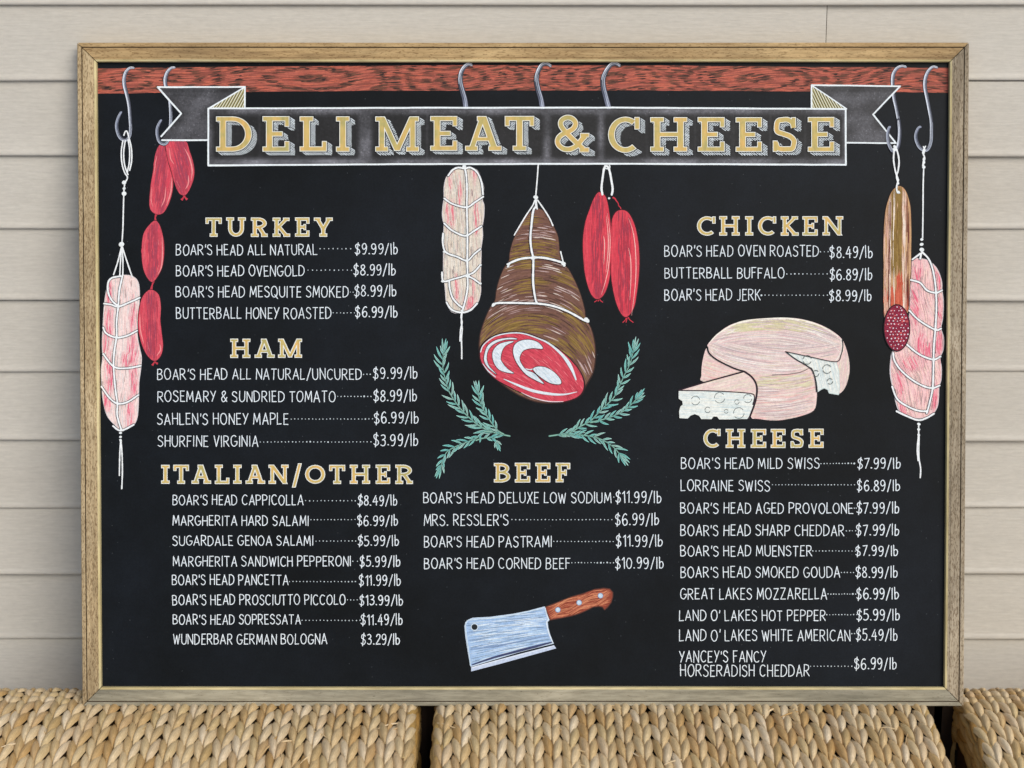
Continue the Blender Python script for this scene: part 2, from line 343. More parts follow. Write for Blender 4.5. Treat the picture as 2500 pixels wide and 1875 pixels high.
# --- thin hand lettering: pen strokes of a narrow capital alphabet (x right, y up, cap height 1)
def ell(cx, cy, rx, ry, a0, a1, n=14):
    return [(cx+rx*math.cos(R(a0+(a1-a0)*i/n)), cy+ry*math.sin(R(a0+(a1-a0)*i/n))) for i in range(n+1)]
G = {
 'A': (.50, [[(.0, 0), (.25, 1)], [(.25, 1), (.50, 0)], [(.07, .33), (.43, .33)]]),
 'B': (.44, [[(0, 0), (0, 1)], [(0, 1), (.2, 1), (.33, .93), (.37, .77), (.30, .60), (.14, .54), (0, .53)], [(.12, .54), (.32, .48), (.43, .32), (.38, .10), (.2, 0), (0, 0)]]),
 'C': (.48, [ell(.27, .5, .27, .5, 48, 312)]),
 'D': (.48, [[(0, 0), (0, 1)], [(0, 1), (.22, .98), (.42, .80), (.48, .5), (.42, .2), (.22, .02), (0, 0)]]),
 'E': (.38, [[(.02, 0), (.02, 1)], [(.0, 1), (.36, 1)], [(.02, .52), (.31, .52)], [(0, 0), (.38, 0)]]),
 'F': (.37, [[(.02, 0), (.02, 1)], [(0, 1), (.37, 1)], [(.02, .54), (.31, .54)]]),
 'G': (.50, [ell(.27, .5, .27, .5, 50, 352), [(.54, .44), (.32, .44)]]),
 'H': (.44, [[(0, 0), (0, 1)], [(.44, 0), (.44, 1)], [(0, .52), (.44, .52)]]),
 'I': (.06, [[(.03, 0), (.03, 1)]]),
 'J': (.30, [[(.28, 1), (.28, .5), (.27, .16), (.16, .0), (.03, .04)]]),
 'K': (.45, [[(0, 0), (0, 1)], [(.42, 1), (.03, .45)], [(.13, .58), (.45, 0)]]),
 'L': (.36, [[(0, 1), (0, 0)], [(0, 0), (.36, .02)]]),
 'M': (.58, [[(0, 0), (.06, 1)], [(.06, 1), (.29, .22)], [(.29, .22), (.52, 1)], [(.52, 1), (.58, 0)]]),
 'N': (.46, [[(0, 0), (0, 1)], [(0, 1), (.46, .0)], [(.46, 0), (.46, 1)]]),
 'O': (.54, [ell(.27, .5, .27, .51, 90, 450, 20)]),
 'P': (.42, [[(0, 0), (0, 1)], [(0, 1), (.22, 1), (.38, .92), (.42, .74), (.36, .55), (.2, .47), (0, .46)]]),
 'Q': (.56, [ell(.27, .5, .27, .51, 90, 450, 20), [(.30, .22), (.58, -.16)]]),
 'R': (.45, [[(0, 0), (0, 1)], [(0, 1), (.2, 1), (.36, .93), (.41, .75), (.34, .56), (.18, .48), (0, .47)], [(.16, .47), (.45, 0)]]),
 'S': (.42, [[(.40, .84), (.30, .98), (.14, .99), (.03, .85), (.05, .68), (.20, .55), (.36, .43), (.42, .25), (.34, .06), (.17, -.01), (.0, .12)]]),
 'T': (.44, [[(0, 1), (.44, 1)], [(.22, 1), (.22, 0)]]),
 'U': (.46, [[(0, 1), (0, .4), (.05, .12), (.22, 0), (.40, .1), (.46, .38), (.46, 1)]]),
 'V': (.46, [[(0, 1), (.23, 0)], [(.23, 0), (.46, 1)]]),
 'W': (.62, [[(0, 1), (.16, 0)], [(.16, 0), (.31, .86)], [(.31, .86), (.46, 0)], [(.46, 0), (.62, 1)]]),
 'X': (.44, [[(0, 1), (.44, 0)], [(.42, 1), (0, 0)]]),
 'Y': (.42, [[(0, 1), (.22, .48)], [(.44, 1), (.10, 0)]]),
 'Z': (.44, [[(.02, 1), (.42, 1)], [(.42, 1), (0, 0)], [(0, 0), (.44, 0)]]),
 '&': (.50, [[(.50, .02), (.12, .68), (.12, .88), (.24, 1), (.36, .88), (.33, .7), (.08, .40), (.03, .18), (.16, 0), (.34, .08), (.49, .42)]]),
 '/': (.34, [[(0, -.1), (.34, 1.06)]]),
 "'": (.05, [[(.04, 1), (.02, .76)]]),
 '.': (.09, [[(.03, .04), (.06, .04)]]),
 '$': (.44, [[(.40, .82), (.28, .96), (.12, .95), (.03, .80), (.08, .62), (.22, .52), (.37, .40), (.42, .22), (.32, .05), (.15, .02), (.0, .14)], [(.27, 1.12), (.15, -.14)]]),
 '0': (.46, [ell(.23, .5, .23, .5, 90, 450, 18)]),
 '1': (.20, [[(0, .80), (.18, 1)], [(.18, 1), (.18, 0)]]),
 '2': (.42, [[(.02, .78), (.10, .95), (.25, 1), (.38, .88), (.36, .66), (.2, .36), (0, 0)], [(0, 0), (.42, .02)]]),
 '3': (.40, [[(.03, .92), (.2, 1), (.36, .88), (.34, .66), (.14, .54)], [(.14, .54), (.34, .48), (.41, .26), (.3, .04), (.12, 0), (0, .1)]]),
 '4': (.46, [[(.30, 1), (0, .34)], [(0, .34), (.46, .36)], [(.34, .75), (.34, 0)]]),
 '5': (.42, [[(.38, 1), (.08, .98)], [(.08, .98), (.05, .56)], [(.05, .56), (.22, .62), (.39, .48), (.41, .24), (.28, .03), (.1, 0), (0, .08)]]),
 '6': (.46, [[(.40, .92), (.28, 1), (.12, .86), (.03, .56), (.03, .24), (.16, .01), (.34, .03), (.44, .2), (.42, .42), (.28, .55), (.12, .48), (.03, .30)]]),
 '7': (.40, [[(0, .96), (.40, 1)], [(.40, 1), (.12, 0)]]),
 '8': (.42, [[(.21, .54), (.07, .68), (.06, .88), (.2, 1), (.35, .9), (.35, .7), (.21, .54), (.05, .38), (.01, .18), (.12, .01), (.3, .01), (.42, .18), (.37, .38), (.21, .54)]]),
 '9': (.44, [[(.41, .76), (.33, .96), (.17, 1), (.03, .84), (.04, .6), (.16, .47), (.32, .54), (.41, .76), (.41, .5), (.35, .2), (.24, .01), (.08, .02)]]),
 'l': (.05, [[(.02, 1.06), (.03, 0)]]),
 'b': (.36, [[(.02, 1.08), (.03, .0)], [(.03, .45), (.15, .62), (.31, .56), (.37, .32), (.29, .08), (.14, .0), (.03, .1)]]),
}
def write(name, tf, text, x0, x1, yt, yb, pen=1.95, shrink=1.0, y1off=0):
    sp_ = .20; adv = []; x = 0
    for i, ch in enumerate(text):
        if ch == ' ': x += .31; adv.append(None); continue
        adv.append(x); x += G[ch][0]+sp_-(.03 if ch == "'" else 0)
    tot = x-sp_; a = Art(name)
    for i, ch in enumerate(text):
        if adv[i] is None: continue
        dy = random.uniform(-.03, .03); hs = random.uniform(.97, 1.04); rot = random.uniform(-.03, .03)
        dw = random.uniform(-.012, .012)
        for st in G[ch][1]:
            pts = []
            for (gx, gy) in st:
                gx2 = gx+rot*gy+random.uniform(-.013, .013); gy2 = gy*hs+dy+random.uniform(-.013, .013)
                pts.append((x0+(adv[i]+dw+gx2)/tot*(x1-x0), yb-gy2*(yb-yt)+y1off*(adv[i]/tot)))
            pts = [tf(p) for p in pts]
            if len(pts) > 2: pts = crom(pts, 3 if len(pts) > 12 else 4)
            a.ribbon(pts, pen*random.uniform(.93, 1.1)*(1.35 if ch == '.' else 1), WHITE, wob=.05)
    return a.build()
def dots(tf, xa, xb, y, n):
    a = Art('dot_leader')
    for i in range(n):
        x = xa if n == 1 else xa+(xb-xa)*i/(n-1)
        p = tf((x+random.uniform(-1.5, 1.5), y+random.uniform(-1.5, 1.5)))
        a.blob(p, random.uniform(1.1, 1.6)*(1.5 if random.random() < .03 else 1), (205, 216, 222), n=8)
    a.build()
r1, r2, r3, r4 = T(400, 500, 3.456), T(360, 800, 3.253), T(360, 1110, 3.253), T(360, 1370, 3.253)
r5, r6, r7, r8 = T(1000, 1110, 3.3515), T(1580, 500, 3.6867), T(1620, 1030, 3.5677), T(1620, 1340, 3.5677)
MENU = [
 (r1, "BOAR'S HEAD ALL NATURAL", 105, 1293, 338, 423, (1318, 1575, 371, 8), "$9.99/lb", 1615, 1970, 330, 415),
 (r1, "BOAR'S HEAD OVENGOLD", 105, 1183, 515, 600, (1217, 1585, 551, 11), "$8.99/lb", 1605, 1952, 505, 592),
 (r1, "BOAR'S HEAD MESQUITE SMOKED", 105, 1555, 690, 778, (1575, 1597, 737, 2), "$8.99/lb", 1610, 1957, 682, 770),
 (r1, "BUTTERBALL HONEY ROASTED", 105, 1410, 870, 960, (1430, 1608, 912, 7), "$6.99/lb", 1617, 1968, 862, 948),
 (r2, "BOAR'S HEAD ALL NATURAL/UNCURED", 80, 1698, 328, 410, (1716, 1770, 370, 3), "$9.99/lb", 1795, 2140, 318, 402),
 (r2, "ROSEMARY & SUNDRIED TOMATO", 82, 1490, 505, 587, (1512, 1775, 546, 11), "$8.99/lb", 1798, 2135, 497, 582),
 (r2, "SAHLEN'S HONEY MAPLE", 80, 1117, 682, 767, (1142, 1788, 725, 24), "$6.99/lb", 1803, 2148, 674, 758),
 (r2, "SHURFINE VIRGINIA", 85, 878, 860, 943, (896, 1775, 907, 32), "$3.99/lb", 1798, 2145, 848, 936),
 (r3, "BOAR'S HEAD CAPPICOLLA", 200, 1235, 322, 398, (1257, 1652, 366, 14), "$8.49/lb", 1672, 1980, 325, 402),
 (r3, "MARGHERITA HARD SALAMI", 203, 1280, 487, 562, (1297, 1648, 516, 14), "$6.99/lb", 1668, 1985, 485, 562),
 (r3, "SUGARDALE GENOA SALAMI", 203, 1315, 645, 720, (1338, 1655, 686, 12), "$5.99/lb", 1672, 1993, 645, 722),
 (r3, "MARGHERITA SANDWICH PEPPERONI", 205, 1615, 808, 885, (1632, 1668, 847, 2), "$5.99/lb", 1688, 2003, 808, 888),
 (r4, "BOAR'S HEAD PANCETTA", 198, 1117, 110, 187, (1128, 1652, 162, 20), "$11.99/lb", 1683, 2008, 112, 192),
 (r4, "BOAR'S HEAD PROSCIUTTO PICCOLO", 200, 1570, 268, 345, (1588, 1665, 308, 4), "$13.99/lb", 1687, 2025, 272, 348),
 (r4, "BOAR'S HEAD SOPRESSATA", 203, 1215, 425, 500, (1228, 1688, 470, 17), "$11.49/lb", 1698, 2022, 425, 505),
 (r4, "WUNDERBAR GERMAN BOLOGNA", 205, 1425, 580, 658, None, "$3.29/lb", 1698, 2000, 582, 660),
 (r5, "BOAR'S HEAD DELUXE LOW SODIUM", 115, 1648, 310, 395, (1672, 1672, 347, 1), "$11.99/lb", 1688, 2055, 302, 392),
 (r5, "MRS. RESSLER'S", 120, 805, 490, 578, (838, 1655, 532, 28), "$6.99/lb", 1685, 2035, 485, 575),
 (r5, "BOAR'S HEAD PASTRAMI", 120, 1163, 670, 755, (1180, 1668, 710, 18), "$11.99/lb", 1692, 2065, 662, 750),
 (r5, "BOAR'S HEAD CORNED BEEF", 122, 1312, 848, 932, (1328, 1668, 884, 14), "$10.99/lb", 1685, 2075, 845, 930),
 (r6, "BOAR'S HEAD OVEN ROASTED", 158, 1540, 368, 462, (1560, 1630, 422, 3), "$8.49/lb", 1645, 2023, 378, 475),
 (r6, "BUTTERBALL BUFFALO", 160, 1232, 568, 660, (1257, 1620, 622, 11), "$6.89/lb", 1645, 2020, 578, 675),
 (r6, "BOAR'S HEAD JERK", 158, 1018, 762, 858, (1027, 1620, 814, 18), "$8.99/lb", 1640, 2013, 770, 865),
 (r7, "BOAR'S HEAD MILD SWISS", 155, 1355, 315, 405, (1372, 1662, 362, 12), "$7.99/lb", 1690, 2060, 318, 405),
 (r7, "LORRAINE SWISS", 152, 925, 510, 600, (947, 1662, 548, 26), "$6.89/lb", 1688, 2055, 510, 600),
 (r7, "BOAR'S HEAD AGED PROVOLONE", 150, 1650, 708, 796, (1662, 1678, 752, 2), "$7.99/lb", 1685, 2048, 705, 796),
 (r7, "BOAR'S HEAD SHARP CHEDDAR", 150, 1572, 900, 990, (1592, 1672, 948, 4), "$7.99/lb", 1680, 2048, 898, 988),
 (r8, "BOAR'S HEAD MUENSTER", 150, 1290, -25, 62, (1300, 1670, 18, 14), "$7.99/lb", 1675, 2038, -25, 58),
 (r8, "BOAR'S HEAD SMOKED GOUDA", 150, 1535, 158, 248, (1548, 1655, 205, 5), "$8.99/lb", 1675, 2033, 158, 248),
 (r8, "GREAT LAKES MOZZARELLA", 147, 1420, 345, 437, (1432, 1672, 393, 11), "$6.99/lb", 1683, 2045, 345, 437),
 (r8, "LAND O' LAKES HOT PEPPER", 140, 1408, 537, 625, (1422, 1682, 573, 11), "$5.99/lb", 1685, 2052, 530, 620),
 (r8, "LAND O' LAKES WHITE AMERICAN", 140, 1625, 706, 800, (1640, 1665, 738, 2), "$5.49/lb", 1678, 2033, 702, 795),
 (r8, "YANCEY'S FANCY", 140, 890, 890, 985, None, None, 0, 0, 0, 0),
 (r8, "HORSERADISH CHEDDAR", 150, 1268, 1012, 1108, (1280, 1640, 1022, 13), "$6.99/lb", 1663, 2025, 955, 1048),
]
for tf, txt, x0, x1, yt, yb, dd, pr, a0, a1, pt, pb in MENU:
    write('item_lettering', tf, txt, x0, x1, yt, yb)
    if dd: dots(tf, *dd)
    if pr: write('price_lettering', tf, pr, a0, a1, pt, pb, 2.1)

# --- slab capitals: gold with a white edge
def slab(ch, x0, x1, t, b, s, k, e, title=False):
    W, H, c, m = x1-x0, b-t, (x0+x1)/2, (t+b)/2
    Rr = lambda a, b_, c_, d: ('R', a, b_, c_, d)
    D = lambda xa, ya, xb, yb, w_: ('D', xa, ya, xb, yb, w_)
    A_ = lambda cx, cy, ro, so, ri, si, a0, a1: ('A', cx, cy, ro, so, ri, si, a0, a1)
    tk = k*.95; th = .27*H
    sx = x0+e                                              # left edge of a left-hand stem
    ser = lambda xl, top: Rr(xl-e, t if top else b-k, xl+s+e, (t+k) if top else b)
    if ch == 'I': return [Rr(c-s/2, t, c+s/2, b), Rr(x0, t, x1, t+k), Rr(x0, b-k, x1, b)]
    if ch in 'EF':
        p = [Rr(sx, t, sx+s, b), Rr(x0, t, x1, t+k), Rr(x1-tk, t, x1, t+th), Rr(sx, m-k/2, x0+.74*W, m+k/2)]
        if not title: p.append(Rr(x0+.74*W-tk*.7, m-.13*H, x0+.74*W, m+.13*H))
        return p+([Rr(x0, b-k, x1, b), Rr(x1-tk, b-th, x1, b)] if ch == 'E' else [ser(sx, False)])
    if ch == 'L': return [Rr(sx, t, sx+s, b), ser(sx, True), Rr(x0, b-k, x1, b), Rr(x1-tk, b-th, x1, b)]
    if ch == 'T': return [Rr(c-s/2, t, c+s/2, b), Rr(x0, t, x1, t+k), Rr(x0, t, x0+tk, t+th), Rr(x1-tk, t, x1, t+th), Rr(c-s/2-e, b-k, c+s/2+e, b)]
    if ch == 'H':
        r = x1-e-s; return [Rr(sx, t, sx+s, b), Rr(r, t, r+s, b), ser(sx, True), ser(sx, False), ser(r, True), ser(r, False), Rr(sx, m-k/2, r+s, m+k/2)]
    if ch == 'N':
        n_ = s*.82; r = x1-e-n_; return [Rr(sx, t, sx+n_, b), Rr(r, t, r+n_, b), Rr(x0, t, sx+n_, t+k), Rr(x0, b-k, sx+n_+e, b), Rr(r-e, t, x1, t+k), D(sx+n_*.5, t+1, r+n_*.5, b, s*1.02)]
    if ch == 'M':
        n_ = s*.86; r = x1-e-n_; return [Rr(sx, t, sx+n_, b), Rr(r, t, r+n_, b), Rr(x0, t, sx+n_, t+k), Rr(r, t, x1, t+k), Rr(x0, b-k, sx+n_+e, b), Rr(r-e, b-k, x1, b),
            D(sx+n_*.6, t+1, c, b-.02*H, s*.8), D(r+n_*.4, t+1, c, b-.02*H, s*.8)]
    if ch == 'A':
        fl, fr = x0+e+s*.35, x1-e-s*.45
        return [D(c-s*.12, t, fl, b, s*.8), D(c-s*.05, t, fr, b, s*1.0), Rr(c-s*.55-e*.8, t, c+s*.28, t+k), Rr(x0+.22*W, b-.38*H, x1-.22*W, b-.38*H+k*.85),
                Rr(x0, b-k, x0+2*e+s*.8, b), Rr(x1-2*e-s*.9, b-k, x1, b)]
    if ch == 'U':
        r = x1-e-s; xc = (sx+r+s)/2; ro = (r+s-sx)/2; ry = .42*H
        return [Rr(sx, t, sx+s, b-ry+.5), Rr(r, t, r+s, b-ry+.5), ser(sx, True), ser(r, True), A_(xc, b-ry, ro, ry, ro-s, ry-k*1.1, 0, 180)]
    if ch in 'RPB':
        hh = .56*H if ch != 'B' else .53*H; y = t+hh/2; rr = (x1-(0 if ch == 'B' else .06*W)-s/2-c)
        bx = x0+.42*W; ro = x1-(.07*W if ch == 'B' else .06*W)-bx
        p = [Rr(sx, t, sx+s, b), Rr(x0, t, bx+.5, t+k), ser(sx, False) if ch != 'B' else Rr(x0, b-k, bx+.5, b), Rr(sx, t+hh-k, bx+.5, t+hh), A_(bx, y, ro, hh/2, ro-s, hh/2-k, -90, 90)]
        if ch == 'R': p += [D(x0+.50*W, t+hh-k*.5, x1-e-s*.1, b-1, s*.95), Rr(x1-2*e-s*.5, b-k, x1, b)]
        if ch == 'B': p += [A_(bx, (t+hh-k+b)/2, ro+.07*W, (b-t-hh+k)/2, ro+.07*W-s, (b-t-hh+k)/2-k, -90, 90)]
        return p
    if ch == 'D':
        bx = x0+.46*W; ro = x1-bx
        return [Rr(sx, t, sx+s, b), Rr(x0, t, bx+.5, t+k), Rr(x0, b-k, bx+.5, b), A_(bx, m, ro, H/2, ro-s, H/2-k, -90, 90)]
    if ch == 'K': return [Rr(sx, t, sx+s, b), ser(sx, True), ser(sx, False), D(x1-e-s*.35, t+1, sx+s*.6, m+.08*H, s*.82), D(sx+s*1.3, m-.03*H, x1-e-s*.4, b-1, s*.9),
                          Rr(x1-2*e-s*.7, t, x1-.04*W, t+k), Rr(x1-2*e-s*.6, b-k, x1, b)]
    if ch == 'Y': return [Rr(c-s/2, m, c+s/2, b), D(x0+e+s*.3, t+1, c, m+.1*H, s*.9), D(x1-e-s*.3, t+1, c, m+.1*H, s*.9), Rr(x0, t, x0+2*e+s*.6, t+k), Rr(x1-2*e-s*.6, t, x1, t+k), Rr(c-s/2-e, b-k, c+s/2+e, b)]
    if ch == 'O': return [A_(c, m, W/2, H/2, W/2-s, H/2-k*1.15, 0, 360)]
    if ch == 'C':
        ro = W*.55; return [A_(x0+ro, m, ro, H/2, ro-s, H/2-k*1.15, 52, 306), Rr(x1-tk*1.1, t+.01*H, x1, t+.33*H)]
    if ch == 'S':
        hx, hk = s*.5/W, k*.55/H
        q = [(.86, .30), (.80, .15), (.62, hk), (.42, hk), (.20, .10), (hx+.02, .26), (.17, .41), (.42, .48), (.70, .555), (.90-hx*.3, .67), (.94-hx*.6, .77), (.80, .92), (.56, 1-hk), (.36, 1-hk), (.18, .90), (.10, .74)]
        return [('P', crom([(x0+u*W, t+v*H) for u, v in q], 5), s*.78), Rr(x1-tk-.07*W, t, x1-.07*W, t+.28*H), Rr(x0, b-.30*H, x0+tk, b)]
    if ch == '/': return [D(x1-s*.4, t, x0+s*.4, b, s*.75)]
    if ch == '&':
        q = crom([(x0+u*W, t+k*.5+v*(H-k)) for u, v in [(.90, .58), (.80, .68), (.66, .86), (.46, .975), (.26, .965), (.11, .84), (.09, .68), (.20, .54), (.40, .44), (.56, .33), (.61, .17), (.50, .035), (.34, .01), (.20, .10), (.18, .24), (.28, .40), (.48, .62), (.70, .84), (.84, .965)]], 5)
        h_ = len(q)//2
        return [('P', q[:h_+2], s*.78), ('P', q[h_:], s*.78), Rr(x1-.24*W, t+.50*H, x1, t+.50*H+k*.85), Rr(x1-.26*W, b-k, x1, b)]
def prim_poly(p, o=0):
    if p[0] == 'R': return [(p[1]-o, p[2]-o), (p[3]+o, p[2]-o), (p[3]+o, p[4]+o), (p[1]-o, p[4]+o)]
    if p[0] == 'D':
        _, xa, ya, xb, yb, w_ = p; dx, dy = xb-xa, yb-ya; hw = w_/2*math.hypot(dx, dy)/abs(dy)+o*1.2   # ends cut level, like the bars
        ex = dx/dy*o*(1 if dy > 0 else -1); s_ = 1 if dy > 0 else -1
        return [(xa-hw-ex, ya-o*s_), (xa+hw-ex, ya-o*s_), (xb+hw+ex, yb+o*s_), (xb-hw+ex, yb+o*s_)]
    if p[0] == 'A':
        _, cx, cy, ro, so, ri, si, a0, a1 = p; n = 20; full = a1-a0 >= 360
        da = 0 if full else math.degrees(o/((ro+so)/2))
        A0, A1 = a0-da, a1+da; pts = []
        for i in range(n+1):
            a = R(A0+(A1-A0)*i/n); pts.append((cx+(ro+o)*math.cos(a), cy+(so+o)*math.sin(a)))
        for i in range(n, -1, -1):
            a = R(A0+(A1-A0)*i/n); pts.append((cx+max(ri-o, .3)*math.cos(a), cy+max(si-o, .3)*math.sin(a)))
        return pts
def draw_prims(a, prims, o, col):
    for p in prims:
        if p[0] == 'P': a.ribbon(p[1], p[2]+2*o, col, cap=False)
        elif p[0] == 'A':
            q = prim_poly(p, o); n = len(q)//2; a.z += DZ
            a._add(q, [(i, i+1, 2*n-2-i, 2*n-1-i) for i in range(n-1)], [lin(col)]*len(q), a.z)
        else: a.poly(prim_poly(p, o), col)
def slab_word(name, tf, letters, t, b, sw, kk, ee, o, title=False, parent=None):
    base = None
    for ch, x0, x1, *rest in letters:
        tt, bb = (rest if rest else (t, b)); (X0, T0), (X1, B0) = tf((x0, tt)), tf((x1, bb))
        j = lambda: random.uniform(-.35, .35)
        prims = slab(ch, X0+o+j(), X1-o+j(), T0+o+j(), B0-o+j(), sw, kk, ee, title)
        w_ = Art(name, z=.0015 if title else .0001, label=None)
        w_.props = {}
        if title:
            dx, dy = 13.5, 9.0; nx_, ny_ = -dy/math.hypot(dx, dy), dx/math.hypot(dx, dy); z0 = w_.z; cnt = 0
            for p in prims:
                q = prim_poly(p, 1.2) if p[0] != 'P' else None
                if q is None:
                    path = p[1]; hw = p[2]/2; q = []
                    for sgn in (1, -1):
                        seq = path if sgn > 0 else path[::-1]
                        for i in range(len(seq)-1):
                            ddx, ddy = seq[i+1][0]-seq[i][0], seq[i+1][1]-seq[i][1]; l = math.hypot(ddx, ddy) or 1
                            q.append((seq[i][0]-ddy/l*hw, seq[i][1]+ddx/l*hw))
                for i in range(len(q)):
                    A, B = q[i], q[(i+1) % len(q)]
                    sa, sb = (A[0]*nx_+A[1]*ny_)/3.35, (B[0]*nx_+B[1]*ny_)/3.35
                    lo, hi = sorted((sa, sb))
                    for kx in range(math.ceil(lo), math.floor(hi)+1):
                        if abs(sb-sa) < 1e-6: continue
                        f = (kx-sa)/(sb-sa); c = (A[0]+(B[0]-A[0])*f, A[1]+(B[1]-A[1])*f); cnt += 1
                        w_.ribbon([c, (c[0]+dx*random.uniform(.94, 1.05), c[1]+dy*random.uniform(.94, 1.05))], 1.55, (226, 236, 242), z=z0+DZ*(cnt % 24), cap=False)
            w_.z = z0+DZ*26; draw_prims(w_, prims, o+2.0, (20, 22, 25))
        draw_prims(w_, prims, o, (236, 238, 232)); par = w_.build()
        g = Art('gold_fill', z=w_.z+DZ*4, mat=M_GOLD, parent=par); draw_prims(g, prims, 0, (205, 178, 110)); g.build()
H = lambda tf, ls, t, b: slab_word('heading_letter', tf, ls, t, b, 6.6, 4.6, 4.6, 1.8)
H(r1, [('T', 352, 490), ('U', 525, 692), ('R', 733, 875), ('K', 918, 1065), ('E', 1107, 1230), ('Y', 1265, 1425)], 107, 270)
H(r2, [('H', 658, 817), ('A', 850, 1010), ('M', 1037, 1228)], 88, 240)
H(r3, [('I', 108, 177), ('T', 205, 330), ('A', 350, 505), ('L', 536, 650), ('I', 680, 748), ('A', 778, 935), ('N', 962, 1122), ('/', 1150, 1225, 68, 260), ('O', 1252, 1412),
       ('T', 1443, 1570), ('H', 1607, 1767), ('E', 1812, 1927), ('R', 1968, 2108)], 80, 232)
H(r5, [('B', 690, 825), ('E', 862, 987), ('E', 1030, 1152), ('F', 1195, 1315)], 67, 227)
H(r6, [('C', 447, 615), ('H', 648, 833), ('I', 882, 955), ('C', 998, 1162), ('K', 1203, 1365), ('E', 1397, 1535), ('N', 1577, 1765)], 102, 277)
H(r7, [('C', 345, 497), ('H', 540, 713), ('E', 760, 895), ('E', 932, 1062), ('S', 1105, 1223), ('E', 1263, 1393)], 60, 227)

# --- the painted rail with its knotty grain
qa, qc, qe = T(0, 80, 3.456), T(1000, 80, 3.456), T(1860, 80, 3.456)
qb, qd = T(460, 180, 3.456), T(1500, 180, 3.456)
ql, qr = T(180, 440, 2.075), T(2080, 440, 2.075)
qm, qn = T(1040, 380, 3.687), T(1040, 740, 3.687)
qk, qv = T(1640, 740, 4.809), T(1120, 1400, 5.267)
def tp(tf, pts): return [tf(p) for p in pts]
def tc_(tf, pts, n=5, closed=False): return crom([tf(p) for p in pts], n, closed)
bar = Art('painted_rail')
top = crom([(236, 167), (600, 163), (1000, 160), (1250, 159), (1600, 160), (2000, 163), (2326, 166)], 6)
bot = crom([(236, 229), (700, 223), (1250, 221), (1800, 222), (2326, 226)], 8)
barp = [(x, y+random.uniform(-.7, .7)) for x, y in top]+[(x, y+random.uniform(-.9, .9)) for x, y in bot[::-1]]
bar.poly(barp, (146, 80, 68))
KN = [(300, 1), (420, 1), (760, 1.7), (1130, .8), (1330, -1), (1500, 1), (1620, -1), (1840, 1.5), (2050, -1), (2250, 1)]
def grain(p):
    k, s_ = min(KN, key=lambda q: abs(p[0]-q[0]))
    dx, dy = (p[0]-k)/(34*abs(s_)), (p[1]-193-3*math.sin(k))/14
    return math.sin(2.3*(math.hypot(dx, dy) if s_ > 0 else (abs(dx)-dy*dy*.35)*1.3)*math.pi*.62+k)+.25*math.sin(p[0]*.21+p[1]*.9)
ga = lambda p: .10*math.sin(p[0]*.02)-.05
bar.strokes(barp, 1500, [(180, 98, 84), (192, 104, 86), (168, 90, 78), (200, 110, 90)], (26, 70), (1.4, 2.6), ga)
bar.strokes(barp, 1500, [(104, 68, 56), (118, 76, 62), (94, 62, 54)], (12, 34), (1.4, 2.6), ga, lambda p: grain(p) > .38)
bar.strokes(barp, 420, [(52, 40, 42), (60, 44, 42)], (7, 18), (1.3, 2.4), ga, lambda p: grain(p) > .82)
bar.strokes(barp, 200, [(210, 112, 88), (198, 102, 84)], (12, 30), (1.2, 2), ga, lambda p: grain(p) < -.2)
bar.build()

# --- S-hooks
def hook(tf, pts, ws, z=.00085, cols=None, name='painted_hook'):
    a = Art(name, z=z); p = tc_(tf, pts, 6); ws = [v/3.456 for v in ws]
    cols = cols or [(150, 154, 168), (120, 124, 142), (92, 96, 108), (70, 74, 84), (74, 78, 90), (92, 98, 116), (130, 136, 156)]
    a.ribbon(p, [v*1.25 for v in ws], (38, 40, 52)); a.ribbon(p, ws, cols)
    a.ribbon(p, [v*.2 for v in ws], [(226, 232, 246), (216, 224, 240), (190, 198, 214), (150, 158, 172), (120, 126, 140), (150, 160, 182), (205, 214, 232)], off=0, cap=False)
    z1 = a.z
    for k, (o, c, t0, t1) in enumerate([(1.45, (232, 240, 252), 0, .62), (-1.5, (176, 184, 200), .45, 1), (-.8, (84, 88, 100), .05, .6), (.9, (58, 62, 74), .4, .95), (.4, (160, 166, 180), .1, .8)]):
        seg = p[int(t0*len(p)):max(int(t1*len(p)), int(t0*len(p))+3)]
        if len(seg) > 2:
            wv = sum(ws)/len(ws); q = []
            for i in range(len(seg)):
                A, B = seg[max(i-1, 0)], seg[min(i+1, len(seg)-1)]; l = math.hypot(B[0]-A[0], B[1]-A[1]) or 1
                nx_, ny_ = (B[1]-A[1])/l, -(B[0]-A[0])/l; q.append((seg[i][0]-nx_*wv*.26*o, seg[i][1]-ny_*wv*.26*o))
            a.ribbon(q, [.6, 2.3, 2.3, .6] if k < 2 else [.6, 1.7, 1.7, .6], c, cap=False)
    a.build()
HW = [15, 24, 28, 27, 24, 24, 26, 28, 26, 22, 14]
hook(qa, [(1130, 298), (1095, 300), (1062, 335), (1048, 390), (1052, 450), (1070, 520), (1088, 600), (1098, 700), (1103, 800), (1097, 860), (1080, 895), (1050, 905), (1020, 890), (997, 850), (985, 790), (992, 740), (1010, 695), (1025, 670)], HW)
hook(qa, [(1475, 295), (1445, 300), (1412, 335), (1395, 390), (1400, 450), (1425, 520), (1438, 600), (1442, 700), (1438, 790), (1428, 880), (1395, 935), (1350, 922), (1330, 870), (1328, 810), (1345, 765), (1362, 738)], HW)
HT = [16, 26, 32, 36, 38, 40]
for pts in ([(525, 275), (490, 270), (455, 300), (432, 350), (428, 420), (445, 490), (465, 560), (475, 632)],
            [(1190, 283), (1150, 262), (1110, 280), (1080, 340), (1070, 400), (1085, 480), (1108, 560), (1120, 632)],
            [(1772, 280), (1735, 262), (1695, 275), (1655, 330), (1632, 390), (1635, 460), (1655, 540), (1680, 632)]):
    hook(qc, pts, HT)
